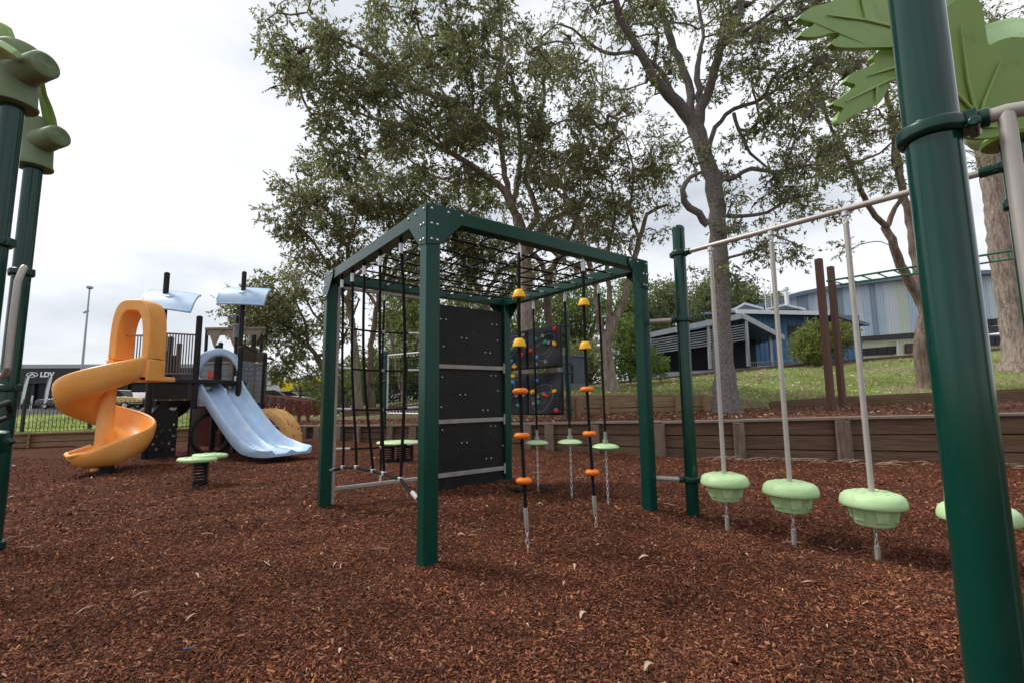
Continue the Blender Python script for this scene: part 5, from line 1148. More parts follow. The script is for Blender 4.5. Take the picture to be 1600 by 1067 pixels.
# garden shed
gs = thing('garden_shed', 'blue grey corrugated steel shed beside the rock climbing wall', 'shed', P3(900, 17.5, 1.2)); a, b = P3(880, 17.2, 0), P3(916, 17.6, 0); z0, z1 = D(900, 598, 17.4).z, D(900, 557, 17.4).z
x = MB(); x.prism([V((a.x, a.y, z0-.3)), V((b.x, b.y, z0-.3)), V((b.x, b.y, z1)), V((a.x, a.y, z1))], (0, 2, 0))
for k in range(12): s = lerp(a, b, (k+.5)/12); x.box(V((s.x, s.y-.015, (z0+z1)/2)), (.035, .03, z1-z0))
x.build('wall', 'shed', gs, False); x = MB(); x.prism([V((a.x-.1, a.y-.1, z1)), V((b.x+.1, b.y-.1, z1)), V((b.x+.1, b.y+2.1, z1+.15)), V((a.x-.1, a.y+2.1, z1+.15))], (0, 0, .06)); x.build('roof', 'colorbond', gs, False); x = MB(); x.prism([lerp(a, b, .1)+V((0, -.04, z0)), lerp(a, b, .45)+V((0, -.04, z0)), lerp(a, b, .45)+V((0, -.04, z0+.65)), lerp(a, b, .1)+V((0, -.04, z0+.65))], (0, .02, 0)); x.build('door', 'dark', gs, False)
# ------------------------------------------------------------ trees
def leafcloud(name, centers, spread, n_per, Ls, Wr, m, parent, droop=.3, seed=0, twm=None):
    r = np.random.default_rng(seed); c = np.asarray(centers, np.float32); k = len(c); n_per = int(n_per*.74)
    if k == 0: return
    n = k*n_per; cc = np.repeat(c, n_per, 0)
    # leaves grouped in short sprigs
    ns = max(1, n_per//8); sp = r.normal(0, 1, (k*ns, 3)); sp /= np.linalg.norm(sp, axis=1)[:, None]+1e-6; sp *= (r.random(k*ns)**.5)[:, None]*np.array([spread, spread, spread*.72])
    axs = sp/spread+r.normal(0, .5, (k*ns, 3)); axs[:, 2] -= droop; axs /= np.linalg.norm(axs, axis=1)[:, None]; sl = Ls*r.uniform(1.6, 3.0, k*ns)
    si = (np.repeat(np.arange(k), n_per)*ns+r.integers(0, ns, n)); tt = r.random(n)[:, None]
    pos = cc+sp[si]+axs[si]*sl[si][:, None]*tt+r.normal(0, Ls*.10, (n, 3))
    dr = r.normal(0, 1, (n, 3)); dr[:, 2] -= droop; dr = dr*.62+axs[si]*1.1; dr /= np.linalg.norm(dr, axis=1)[:, None]
    if twm is not None:
        c0 = np.repeat(c, ns, 0); st = c0+sp*.15; md = c0+sp; en = md+axs*sl[:, None]; w = np.cross(axs, r.normal(0, 1, axs.shape)); w /= np.linalg.norm(w, axis=1)[:, None]; w1 = w*.0045; w2 = w*.003
        vs = np.stack([st-w1, st+w1, md+w2, en, md-w2], 1); ii = np.arange(k*ns)[:, None]*5
        o_ = npmesh('twigs', vs.reshape(-1, 3), np.concatenate([ii, ii+1, ii+2, ii+3, ii+4], 1).ravel(), np.full(k*ns, 5), twm, parent, False); o_['kind'] = 'stuff'
    s = np.cross(dr, r.normal(0, 1, (n, 3))); s /= np.linalg.norm(s, axis=1)[:, None]+1e-6
    L_ = Ls*r.uniform(.55, 1.3, n)[:, None]; Wd = L_*Wr*r.uniform(.7, 1.3, n)[:, None]
    nn = np.cross(dr, s)*L_*.10
    v = np.stack([pos, pos+dr*L_*.45+s*Wd*.5+nn, pos+dr*L_, pos+dr*L_*.5-s*Wd*.5+nn], 1)
    idx = np.arange(n*4); n_per = n_per; return npmesh(name, v.reshape(-1, 3), idx, np.full(n, 4), m, parent, False)
def tree(name, label, base, limbs, blobs, ncl, n_per, leafm, barkm, Ls=.10, Wr=.38, spread=.26, seed=1, group='tall trees behind the play area', maxr=.05, cat='tree', wob=.05, flare=1.5, twig=.0062, droop=.3, reach=4.0, slim=.80, dsc=1.0):
    rnd = random.Random(seed); r = np.random.default_rng(seed); t = thing(name, label, cat, base, group)
    nodes = []; par = []; rad_ = []; TR = MB()
    for li, limb in enumerate(limbs):
        P = [(D(q[0], q[1], q[2]*dsc), q[3]*q[2]*dsc/FPX*slim) for q in limb]; pts = []; rr = []
        for i in range(len(P)-1):
            p0 = P[max(0, i-1)][0]; p1 = P[i][0]; p2 = P[i+1][0]; p3 = P[min(len(P)-1, i+2)][0]; n = max(2, int((p2-p1).length/.22))
            for k in range(n):
                s = k/n; q = .5*((2*p1)+(p2-p0)*s+(2*p0-5*p1+4*p2-p3)*s*s+(3*p1-p0-3*p2+p3)*s*s*s); ra = P[i][1]*(1-s)+P[i+1][1]*s
                w = min(wob, ra*.5); pts.append(q+V((rnd.uniform(-w, w), rnd.uniform(-w, w), 0))*(.5 if ra > .12 else 1)); rr.append(ra*rnd.uniform(.94, 1.07))
        pts.append(P[-1][0]); rr.append(P[-1][1])
        if li == 0:
            rr = [a*(1+(flare-1)*math.exp(-k*.22/.35)) for k, a in enumerate(rr)]; pts[0] = pts[0]-UZ*.25
        TR.tube(pts, rr, 14 if rr[0] > .1 else 9)
        for i, p in enumerate(pts):
            if i > len(pts)*.25 or li > 0: nodes.append(p); rad_.append(rr[i])
    # cluster centres inside the crown blobs
    W_ = np.array([b[2]**2*b[5] for b in blobs], float); W_ /= W_.sum(); cl = []
    for bi in r.choice(len(blobs), ncl, p=W_):
        px, py, rp, d, dd, _ = blobs[bi]; d *= dsc; dd *= dsc; a = r.uniform(0, 2*PI); q = rp*math.sqrt(r.random()); dz = r.uniform(-1, 1)*dd*math.sqrt(max(0, 1-(q/rp)**2)*.9+.1)
        cl.append(D(px+q*math.cos(a), py+q*math.sin(a), d+dz))
    # pull the centres into loose clumps so that the sky shows between them
    cen = [cl[i] for i in r.choice(len(cl), max(3, ncl//7), replace=False)]; A = np.array([tuple(c) for c in cen]); out = []
    for c in cl:
        j = np.argmin(((A-np.array(tuple(c)))**2).sum(1)); out.append(lerp(c, V(A[j]), rnd.uniform(.25, .72)))
    cl = out
    NA = np.zeros((len(nodes)+ncl*14+10, 3)); cnt = len(nodes); NA[:cnt] = [tuple(p) for p in nodes]; NR = list(rad_); parent_ = [-1]*cnt; load = [0]*cnt
    dist = [np.min(((NA[:cnt]-np.array(tuple(c)))**2).sum(1)) for c in cl]; order = np.argsort(dist); paths = []
    good = []
    for ci in order:
        c = cl[ci]; ca = np.array(tuple(c)); dv = ca-NA[:cnt]; d2 = (dv**2).sum(1); dist_ = np.sqrt(d2); pen = dist_+.35*np.maximum(0, -dv[:, 2])
        j = int(np.argmin(pen)); p = V(NA[j]); L_ = (c-p).length
        if L_ > reach: continue
        good.append(c); n = max(1, min(12, int(L_/.22))); sg = V((rnd.uniform(-1, 1), rnd.uniform(-1, 1), rnd.uniform(-.3, 1)))*L_*.16; prev = j; ids = [j]
        for k in range(1, n+1):
            s = k/n; q = lerp(p, c, s)+sg*math.sin(PI*s)+V((rnd.uniform(-1, 1), rnd.uniform(-1, 1), rnd.uniform(-1, 1)))*.035*(1 if k < n else 0)
            NA[cnt] = tuple(q); parent_.append(prev); load.append(0); NR.append(None); ids.append(cnt); prev = cnt; cnt += 1
        paths.append(ids)
    for ids in paths:
        k = ids[-1]
        while k != -1: load[k] += 1; k = parent_[k]
    BR = TR
    for ids in paths:
        pts = [V(NA[i]) for i in ids]; rr = []
        for i in ids: q = twig*load[i]**.52+.001; rr.append(min(q, maxr, (NR[i]*.9 if NR[i] else 9)))
        rr[0] = min(rr[0], rr[1] if len(rr) > 1 else rr[0]); BR.tube(pts, rr, 4 if rr[0] < .015 else 6, False)
    BR.build('trunk', barkm, t, True, angle=75)
    # leaf centres: the tips and points a little before them
    LC = []
    for ids in paths:
        LC.append(NA[ids[-1]])
    LC = np.array(LC)
    leafcloud('crown', LC, spread*1.1, n_per, Ls, Wr, MT[leafm], t, droop, seed, MT[barkm])
    return t
# big grey barked tree on the right
T1 = D(1137, 634, 10.5)
tree('gum_tree', 'tall tree with a thick grey trunk and open twisting crown behind the hanging steps', T1, [
 [(1137, 636, 10.5, 21), (1133, 600, 10.5, 20), (1128, 500, 10.5, 19), (1124, 430, 10.5, 19), (1119, 315, 10.5, 17.5), (1105, 252, 10.5, 16), (1086, 200, 10.5, 18)],
 [(1086, 202, 10.5, 14), (1069, 175, 10.4, 13), (1033, 135, 10.2, 11.5), (993, 76, 9.9, 9), (975, 36, 9.7, 8), (955, -20, 9.4, 7), (930, -110, 9.2, 4)],
 [(1086, 200, 10.5, 11), (1080, 166, 10.6, 9), (1075, 130, 10.8, 8.5), (1060, 90, 11, 8), (1038, 36, 11, 7.5), (1020, -20, 11.2, 6), (1000, -110, 11.4, 4)],
 [(1088, 202, 10.5, 13), (1096, 170, 10.4, 10.5), (1112, 125, 10.2, 9.5), (1128, 72, 9.9, 9), (1155, 22, 9.6, 7.5), (1166, -20, 9.4, 6), (1185, -120, 9.2, 4)],
 [(1128, 74, 9.9, 6.5), (1150, 55, 9.7, 5.5), (1170, 44, 9.5, 5), (1195, 27, 9.3, 4), (1240, -10, 9.1, 3)],
 [(1087, 192, 10.5, 8), (1093, 160, 10.5, 7.5), (1092, 140, 10.5, 7), (1090, 105, 10.6, 6), (1098, 60, 10.6, 4), (1090, 0, 10.6, 3)],
 [(1048, 150, 10.3, 7), (1038, 122, 10.2, 5.5), (1018, 98, 10.1, 5), (988, 82, 9.9, 4), (958, 85, 9.7, 4), (930, 76, 9.5, 3.5), (896, 46, 9.2, 2.5), (870, 38, 9, 1.6)],
 [(1106, 352, 10.4, 9), (1090, 335, 10.3, 8), (1070, 315, 10.1, 7.5), (1067, 298, 10, 6), (1078, 278, 9.9, 5), (1100, 268, 9.8, 3)],
 [(1122, 272, 10.5, 8), (1134, 280, 10.4, 6), (1150, 276, 10.3, 5), (1173, 264, 10.1, 4.5), (1213, 270, 9.9, 4), (1245, 260, 9.6, 3.2), (1290, 258, 9.2, 2)],
 [(1108, 232, 10.5, 6), (1118, 200, 10.6, 5), (1146, 171, 10.7, 4.5), (1182, 160, 10.7, 4), (1227, 133, 10.7, 3), (1262, 118, 10.7, 2)],
 [(1146, 178, 10.6, 4), (1160, 215, 10.4, 3.3), (1172, 240, 10.3, 3), (1198, 262, 10.2, 2.2)],
 [(1135, 338, 10.5, 5), (1160, 338, 10.4, 4), (1200, 332, 10.2, 3.5), (1230, 312, 10, 2.8), (1262, 306, 9.8, 1.8)],
 [(1010, 130, 10.2, 4), (1030, 60, 10.3, 3), (1020, 40, 10.3, 2)]],
 [(960, 70, 110, 9.8, 1.6, .5), (1080, 30, 130, 10.6, 1.8, .8), (1200, 60, 90, 9.8, 1.5, 1), (1240, 170, 95, 9.8, 1.4, 1.3), (1180, 260, 80, 10.2, 1.2, .7), (1210, 340, 75, 10, 1.2, 1.0), (1150, 395, 60, 10.3, 1.0, .5), (1060, 240, 60, 10.4, 1.2, .5), (1300, 60, 80, 9.5, 1.2, .8), (1200, -80, 140, 10, 1.5, .6), (1000, -90, 160, 10.2, 1.5, .5), (870, 60, 60, 9.2, 1, .3), (1100, 410, 50, 10.4, .8, .3)],
 780, 80, 'leaf_dark', 'bark_grey', Ls=.085, spread=.25, seed=11, slim=.76)
# pale tree with three stems beside the right post
tree('pale_gum_tree', 'pale barked tree forking low into several stems on the slope beside the cube right post', D(952, 614, 14.2), [
 [(952, 614, 14.2, 14), (951, 590, 14.2, 12.5), (947, 537, 14.2, 10.5), (945, 522, 14.2, 11)],
 [(944, 530, 14.2, 7), (936, 493, 14.2, 6), (931, 450, 14.1, 5.5), (922, 410, 13.9, 5), (905, 360, 13.6, 4), (880, 310, 13.3, 3), (850, 280, 13, 2)],
 [(948, 528, 14.2, 7), (950, 500, 14.3, 5.5), (951, 450, 14.4, 5), (948, 400, 14.5, 4), (960, 340, 14.7, 3), (955, 280, 14.9, 2.2)],
 [(952, 532, 14.2, 8), (963, 500, 14.1, 7), (977, 460, 14, 6.5), (988, 420, 13.9, 6), (1000, 375, 13.7, 5), (1012, 335, 13.5, 3.5), (1045, 320, 13.2, 2.5)],
 [(1000, 378, 13.7, 3.5), (985, 330, 13.5, 3), (990, 270, 13.3, 2), (975, 210, 13.2, 1.5)],
 [(931, 450, 14.1, 3.5), (905, 420, 14.3, 3), (870, 400, 14.6, 2.4), (840, 370, 15, 1.6)]],
 [(905, 170, 70, 14, 1.4, .9), (900, 300, 95, 13.6, 1.6, 1), (960, 230, 90, 14, 1.6, 1), (1000, 310, 70, 13.6, 1.3, 1), (860, 380, 70, 14.4, 1.3, .9), (930, 370, 60, 14, 1.2, .8), (1030, 260, 50, 13.4, 1, .8), (870, 230, 70, 13.8, 1.4, .9)],
 520, 82, 'leaf_mid', 'bark_pale', Ls=.10, spread=.33, seed=21)
# main tree behind the cube
tree('paperbark_tree', 'massive paperbark directly behind the climbing frame roof, its limbs sweeping to the upper left', D(823, 615, 14.5), [
 [(823, 618, 14.5, 21), (823, 560, 14.5, 18), (822, 480, 14.5, 15), (822, 422, 14.5, 12), (815, 370, 14.4, 11), (808, 337, 14.4, 10)],
 [(808, 340, 14.4, 8), (795, 310, 14.2, 7.5), (780, 290, 14, 7), (755, 272, 13.7, 6.5), (728, 255, 13.4, 6), (681, 225, 12.8, 5), (640, 200, 12.4, 4), (587, 187, 12, 3.2), (545, 172, 11.7, 2.2), (500, 178, 11.5, 1.5)],
 [(808, 338, 14.4, 7.5), (795, 300, 14.4, 6), (786, 250, 14.4, 5.5), (780, 190, 14.3, 5), (775, 140, 14.2, 4), (785, 60, 14, 3), (775, -20, 14, 2)],
 [(782, 215, 14.3, 5), (740, 180, 13.6, 4.5), (690, 155, 12.8, 4.2), (640, 136, 12.2, 4), (601, 103, 11.9, 3.6), (578, 84, 11.7, 3.2), (540, 66, 11.5, 2.6), (510, 50, 11.3, 2), (480, 20, 11.2, 1.4)],
 [(815, 375, 14.4, 8), (840, 335, 14.8, 6), (822, 281, 15, 5), (835, 220, 15.2, 4), (850, 150, 15.4, 3), (840, 60, 15.4, 2)],
 [(820, 400, 14.5, 7.5), (860, 345, 15, 5.5), (897, 328, 15.2, 4.5), (920, 300, 15.4, 3)],
 [(800, 320, 14.4, 6), (812, 260, 14.8, 5), (808, 180, 15, 4), (800, 120, 15, 3)],
 [(700, 235, 13, 3), (660, 195, 12.6, 2.5), (600, 150, 12.2, 1.8)],
 [(740, 262, 13.5, 3), (690, 280, 13.2, 2.4), (640, 250, 12.9, 1.8)]],
 [(470, 60, 62, 11.4, 1.0, 1.2), (445, 110, 42, 11.3, .8, 1.1), (500, 130, 70, 11.6, 1.1, 1.0), (560, 90, 60, 11.8, 1.1, .9), (560, 190, 75, 12, 1.2, 1.1), (640, 70, 85, 12.6, 1.4, .9), (620, 180, 80, 12.5, 1.4, 1.2), (700, 130, 95, 13.2, 1.6, 1.2), (720, 40, 90, 13.6, 1.6, .9), (780, 100, 95, 14.2, 1.8, 1.2), (690, 230, 80, 13.2, 1.5, 1.2), (780, 220, 85, 14.2, 1.6, 1.2), (850, 120, 90, 15, 1.8, 1), (690, -60, 130, 13.6, 1.6, .7), (480, -20, 50, 11.2, .9, .8), (850, 250, 70, 15, 1.5, 1), (540, 260, 45, 11.9, 1.0, .7)],
 1250, 80, 'leaf_dark', 'bark_pale', Ls=.112, Wr=.44, spread=.31, seed=31, reach=5)
# twin paperbarks behind the cargo ropes
tree('paperbark_tree', 'left hand trunk of the pale paperbark pair seen through the cargo ropes', D(557, 637, 17), [
 [(558, 637, 17, 8.5), (557, 590, 17, 7), (553, 530, 17, 6.5), (545, 480, 16.8, 6), (548, 430, 16.6, 5), (540, 380, 16.2, 4)],
 [(545, 480, 16.8, 4), (520, 430, 16.3, 3.4), (490, 380, 15.7, 2.8), (450, 340, 15.2, 2)], [(540, 385, 16.2, 3.4), (520, 340, 15.8, 2.8), (480, 310, 15.4, 2), (440, 300, 15, 1.4)], [(542, 390, 16.2, 3), (560, 330, 16.2, 2.4), (555, 280, 16.2, 1.8)], [(548, 440, 16.6, 3.5), (590, 400, 16.8, 2.8), (620, 350, 17, 2)]],
 [(440, 340, 45, 15.1, .8, 1), (470, 290, 50, 15.3, 1, 1.1), (500, 350, 60, 15.7, 1.1, 1.3), (540, 310, 60, 16, 1.2, 1.2), (590, 370, 65, 16.6, 1.2, 1.1), (480, 400, 45, 15.6, 1, .9), (600, 300, 50, 16.4, 1.1, 1), (550, 430, 45, 16.6, 1, .6)],
 430, 84, 'leaf_mid', 'bark_pale', Ls=.11, Wr=.42, spread=.34, seed=41)
tree('paperbark_tree', 'right hand, browner trunk of the paperbark pair seen through the cargo ropes', D(579, 634, 17.6), [
 [(580, 634, 17.6, 7.5), (579, 590, 17.6, 6), (580, 530, 17.6, 5.5), (590, 480, 17.6, 5), (600, 420, 17.4, 4.4), (620, 360, 17.2, 3.4), (640, 300, 17, 2.4)],
 [(595, 450, 17.5, 3.6), (640, 400, 17.8, 3), (680, 350, 18, 2)], [(590, 480, 17.6, 3.4), (560, 440, 17.9, 2.6), (530, 400, 18, 1.8)], [(600, 430, 17.4, 3), (650, 440, 17.8, 2.2), (700, 420, 18, 1.6)]],
 [(640, 330, 65, 17.2, 1.4, 1.2), (690, 320, 60, 17.8, 1.4, 1.2), (620, 420, 55, 17.6, 1.3, .8), (690, 400, 50, 18, 1.4, .8), (740, 340, 60, 18, 1.4, 1.1), (620, 270, 50, 17, 1.2, 1)],
 340, 84, 'leaf_dark', 'bark_brown', Ls=.12, Wr=.42, spread=.38, seed=42)
# leaning tree left of the cube
tree('leaning_tree', 'leaning tree with loose grey green foliage between the play ship and the cube', D(537, 640, 19), [
 [(540, 642, 19, 9), (532, 622, 19, 8), (520, 598, 18.9, 7), (505, 575, 18.7, 6.5), (494, 556, 18.6, 5.5)],
 [(495, 558, 18.6, 4.5), (481, 541, 18.3, 3.8), (465, 530, 18.1, 3.2), (440, 505, 17.8, 2.5), (410, 490, 17.4, 2), (375, 478, 17, 1.5)], [(497, 556, 18.6, 4), (512, 548, 18.6, 3.2), (520, 520, 18.8, 2.6), (490, 490, 18.6, 2), (470, 450, 18.4, 1.5)],
 [(481, 541, 18.3, 3), (475, 500, 18.3, 2.4), (460, 470, 18.1, 2), (440, 440, 17.9, 1.4)], [(520, 560, 18.9, 3), (545, 510, 19.2, 2.4), (560, 470, 19.4, 1.8)]],
 [(440, 455, 42, 17.9, 1, 1.1), (395, 470, 40, 17.3, .9, 1), (430, 520, 52, 17.9, 1.1, 1.1), (480, 490, 50, 18.4, 1.2, 1), (370, 490, 32, 17, .8, 1), (480, 570, 40, 18.5, 1, 1.0), (440, 575, 34, 18, .9, .8), (405, 530, 40, 17.5, .9, 1), (520, 600, 26, 18.9, .8, .8), (540, 520, 42, 19, 1.1, .6), (425, 605, 22, 18, .7, .7)],
 400, 80, 'leaf_mid', 'bark_brown', Ls=.12, Wr=.42, spread=.32, seed=51)
# right trees
tree('scribbly_tree', 'tree with swollen pale lower trunk and bent limbs just left of the near post', D(1449, 604, 14.6), [
 [(1450, 606, 13, 14), (1446, 585, 13, 14), (1438, 540, 13, 12), (1444, 492, 13, 9), (1432, 460, 13, 8.5), (1408, 415, 12.9, 8), (1387, 365, 12.8, 7), (1384, 352, 12.8, 7)],
 [(1385, 356, 12.8, 6), (1366, 338, 12.7, 5.5), (1346, 298, 12.5, 5), (1328, 255, 12.3, 4), (1312, 225, 12.1, 3.4), (1290, 180, 11.9, 2.6), (1280, 130, 11.7, 1.8)],
 [(1386, 352, 12.8, 5.5), (1400, 325, 12.7, 4.5), (1408, 300, 12.6, 4), (1395, 240, 12.4, 3), (1400, 180, 12.2, 2)],
 [(1444, 495, 13, 8), (1434, 430, 13.2, 8), (1424, 370, 13.3, 7.5), (1412, 300, 13.3, 7), (1402, 250, 13.2, 6), (1393, 180, 13, 5), (1380, 120, 12.8, 4), (1370, 40, 12.6, 2.6)],
 [(1328, 258, 12.3, 3), (1350, 250, 12.1, 2.6), (1375, 240, 12, 2)], [(1318, 236, 12.2, 2.6), (1290, 262, 12, 2), (1250, 262, 11.8, 1.4)]],
 [(1290, 200, 75, 11.9, 1.2, 1.2), (1350, 230, 65, 12.2, 1.2, 1.2), (1300, 280, 65, 12, 1.2, 1.1), (1370, 150, 80, 12.6, 1.4, .9), (1340, 60, 90, 12.5, 1.5, .9), (1440, 180, 60, 12.9, 1.3, .7), (1385, 290, 35, 12.6, .9, .7), (1420, 100, 80, 12.8, 1.3, .6), (1330, 400, 22, 12.6, .5, .25)],
 400, 78, 'leaf_dark', 'bark_brown', Ls=.10, spread=.30, seed=61, dsc=14.6/13)
tree('scribbly_tree', 'stout pale trunked tree at the far right beyond the thick near post', D(1592, 576, 17), [
 [(1593, 580, 12.6, 26), (1590, 545, 12.6, 22), (1578, 470, 12.6, 21), (1566, 400, 12.6, 20), (1556, 310, 12.6, 20), (1544, 250, 12.6, 18), (1530, 200, 12.5, 16), (1520, 120, 12.4, 12), (1500, 40, 12.2, 8)],
 [(1540, 240, 12.6, 10), (1580, 180, 12.6, 9), (1620, 120, 12.6, 7), (1640, 40, 12.6, 5)], [(1525, 150, 12.4, 7), (1480, 100, 12, 5), (1450, 50, 11.7, 3)]],
 [(1500, 60, 90, 12.4, 1.4, 1), (1590, 40, 90, 12.6, 1.4, 1), (1500, 260, 50, 12.2, 1, .6), (1560, 140, 70, 12.4, 1.2, .7), (1450, 300, 40, 11.9, .8, .4), (1660, 150, 80, 12.5, 1.2, .7)],
 260, 80, 'leaf_dark', 'bark_pale', Ls=.12, spread=.28, seed=71, wob=.05, dsc=17/12.6, slim=.78)
# trunks behind the rock wall and thin stems
tree('paperbark_tree', 'leaning bare pale stem in the shade beyond the rope net', D(630, 622, 20), [[(634, 623, 20, 4.5), (626, 600, 20, 4), (619, 570, 20, 3.5), (612, 530, 20, 3), (600, 480, 20, 2.4), (610, 420, 20, 1.8)]], [(610, 470, 40, 20, 1, 1), (640, 430, 40, 20, 1, 1)], 60, 80, 'leaf_mid', 'bark_pale', Ls=.13, spread=.4, seed=81)
tree('paperbark_tree', 'brown trunk rising between the rock wall and the pale forked tree', D(868, 600, 16.5), [[(866, 600, 16.5, 9), (862, 540, 16.5, 8), (856, 480, 16.5, 7.5), (860, 430, 16.5, 7), (885, 380, 16.3, 5), (905, 330, 16.1, 4)], [(858, 450, 16.5, 5.5), (835, 400, 16.8, 5), (760, 350, 17, 3), (720, 330, 17, 2)]],
     [(900, 320, 70, 16.2, 1.2, 1), (740, 350, 60, 17, 1.2, 1), (820, 420, 55, 16.8, 1, .8)], 170, 84, 'leaf_mid', 'bark_brown', Ls=.12, spread=.38, seed=82)
tree('paperbark_tree', 'slim trunk leaning right behind the middle of the roof net', D(700, 600, 18), [[(765, 610, 18.5, 6), (762, 540, 18.5, 5.5), (755, 470, 18.4, 5), (720, 400, 18.2, 4), (700, 340, 18, 3)], [(755, 470, 18.4, 4), (790, 420, 18.4, 3.4), (850, 440, 18.4, 2)]],
     [(700, 410, 60, 18.2, 1.2, 1), (770, 420, 60, 18.4, 1.2, 1), (840, 450, 45, 18.4, 1, .9)], 190, 84, 'leaf_mid', 'bark_pale', Ls=.13, spread=.4, seed=83)
# background trees and shrubs
def bush(name, label, base, blobs, ncl, n_per, leafm, Ls, spread, seed, group=None, cat='shrub', stems=5, Wr=.5, trunk_r=.03):
    rnd = random.Random(seed); r = np.random.default_rng(seed); t = thing(name, label, cat, base, group); x = MB(); cs = []
    W_ = np.array([b[2]*b[3]*b[6] for b in blobs], float); W_ /= W_.sum()
    for bi in r.choice(len(blobs), ncl, p=W_):
        px, py, rx, ry, d, dd, _ = blobs[bi]; u = r.normal(0, 1, 3); u /= np.linalg.norm(u); u *= r.random()**.30
        cs.append(D(px+u[0]*rx, py+u[1]*ry, d+u[2]*dd))
    for k in range(stems):
        q = cs[rnd.randrange(len(cs))]; b = V(base); x.tube([b-UZ*.1, lerp(b, q, .5)+V((rnd.uniform(-.2, .2), 0, .1)), q], [trunk_r*1.5, trunk_r, trunk_r*.4], 6)
    for c in cs[::2]:
        q = V(base); m_ = lerp(q, c, .6); x.tube([m_+V((rnd.uniform(-.1, .1),)*3), lerp(m_, c, .6)+UZ*.03, c], [trunk_r*.5, trunk_r*.35, trunk_r*.15], 4, False)
    x.build('trunk' if cat == 'tree' else 'stems', 'bark_brown', t)
    leafcloud('crown' if cat == 'tree' else 'foliage', np.array([tuple(c) for c in cs]), spread, n_per, Ls, Wr, MT[leafm], t, .1, seed); return t
bush('green_shrub', 'dense bright green shrub between the pale forked tree and the cube right post', D(985, 594, 19), [(985, 520, 22, 30, 19, 1, 1), (975, 555, 26, 34, 19, 1, 1), (1000, 560, 22, 24, 19, .9, 1)], 150, 130, 'leaf_bright', .10, .28, 91)
bush('green_shrub', 'lower bright green shrub at the corner of the shelter, behind the round post', D(1015, 592, 21), [(1005, 566, 22, 22, 21, 1, 1), (1026, 572, 14, 14, 21, .8, 1)], 70, 130, 'leaf_bright', .10, .26, 92)
bush('round_shrub', 'rounded yellow green shrub in front of the blue block, right of the second pole', D(1280, 566, 24), [(1275, 535, 36, 30, 24.3, 1.2, 1), (1310, 530, 24, 22, 24.3, 1, .8), (1265, 550, 26, 14, 24, 1, .8)], 230, 130, 'leaf_yel', .12, .30, 93)
bush('grass_shrub', 'tall light green reedy shrub against the fence right of the footbridge', D(500, 650, 16.2), [(495, 635, 16, 15, 16.2, .6, 1), (478, 640, 10, 12, 16.2, .5, .8), (512, 635, 10, 18, 16.4, .5, .8)], 70, 110, 'leaf_bright', .16, .2, 94, Wr=.14)
bgs = [(590, 590, 60, 50, 24, 'leaf_bright'), (650, 560, 60, 60, 25, 'leaf_mid'), (700, 590, 60, 50, 27, 'leaf_dark'), (760, 560, 60, 60, 27, 'leaf_dark'), (640, 490, 50, 50, 27, 'leaf_bright'),
       (720, 490, 60, 60, 30, 'leaf_mid'), (830, 520, 60, 70, 29, 'leaf_bright'), (895, 500, 50, 70, 30, 'leaf_bright'), (910, 570, 34, 40, 26, 'leaf_mid'), (975, 480, 42, 50, 33, 'leaf_bright'),
       (1035, 475, 42, 40, 36, 'leaf_far'), (1095, 485, 30, 28, 46, 'leaf_far'), (1110, 462, 26, 30, 40, 'leaf_far'), (1160, 468, 26, 22, 44, 'leaf_far'), (1210, 476, 20, 10, 52, 'leaf_far'), (560, 600, 40, 40, 30, 'leaf_bright'), (790, 600, 50, 30, 24, 'leaf_dark'), (1010, 515, 40, 32, 34, 'leaf_far'), (860, 580, 36, 36, 24, 'leaf_mid'), (500, 605, 34, 12, 66, 'leaf_far')]
blab = ['bright green bush behind the twin paperbark trunks', 'olive tree behind the rope net frame', 'dark green tree behind the black panel left part', 'dark green tree behind the black panel middle', 'pale green tree above the rope net frame',
        'olive tree seen through the roof net left half', 'light green tree directly above the rock wall', 'light green tree between the rock wall and the forked tree', 'low olive bush above the steel shed', 'light green tree behind the stems of the forked tree',
        'grey green tree behind the cube right post top', 'small distant tree between round post and grey trunk, lower one', 'distant tree just left of the thick grey trunk', 'distant tree just right of the thick grey trunk', 'tiny distant treetop left of the roof ladder',
        'bright bush at the fence behind the left paperbark', 'dark bush at the base behind the climbing panel', 'grey green bush above the low end of the shelter roof', 'olive bush behind the rock climbing wall top', 'distant low trees beyond the yellow store']
for k, (px, py, rx, ry, d, m) in enumerate(bgs):
    yb_ = min(py+ry+10, 628); s_ = d/28
    bush('background_tree', blab[k], D(px, yb_, d), [(px, py, rx, ry, d, 2.2*s_, 1), (px-rx*.4, py+ry*.4, rx*.6, ry*.5, d, 2*s_, .6), (px+rx*.4, py-ry*.2, rx*.6, ry*.6, d, 2*s_, .6)], int(120+rx*ry/35), 88, m, .15*s_**.8, .55*s_**.8, 100+k, 'trees filling the background', 'tree', 6, .5, .08*s_)

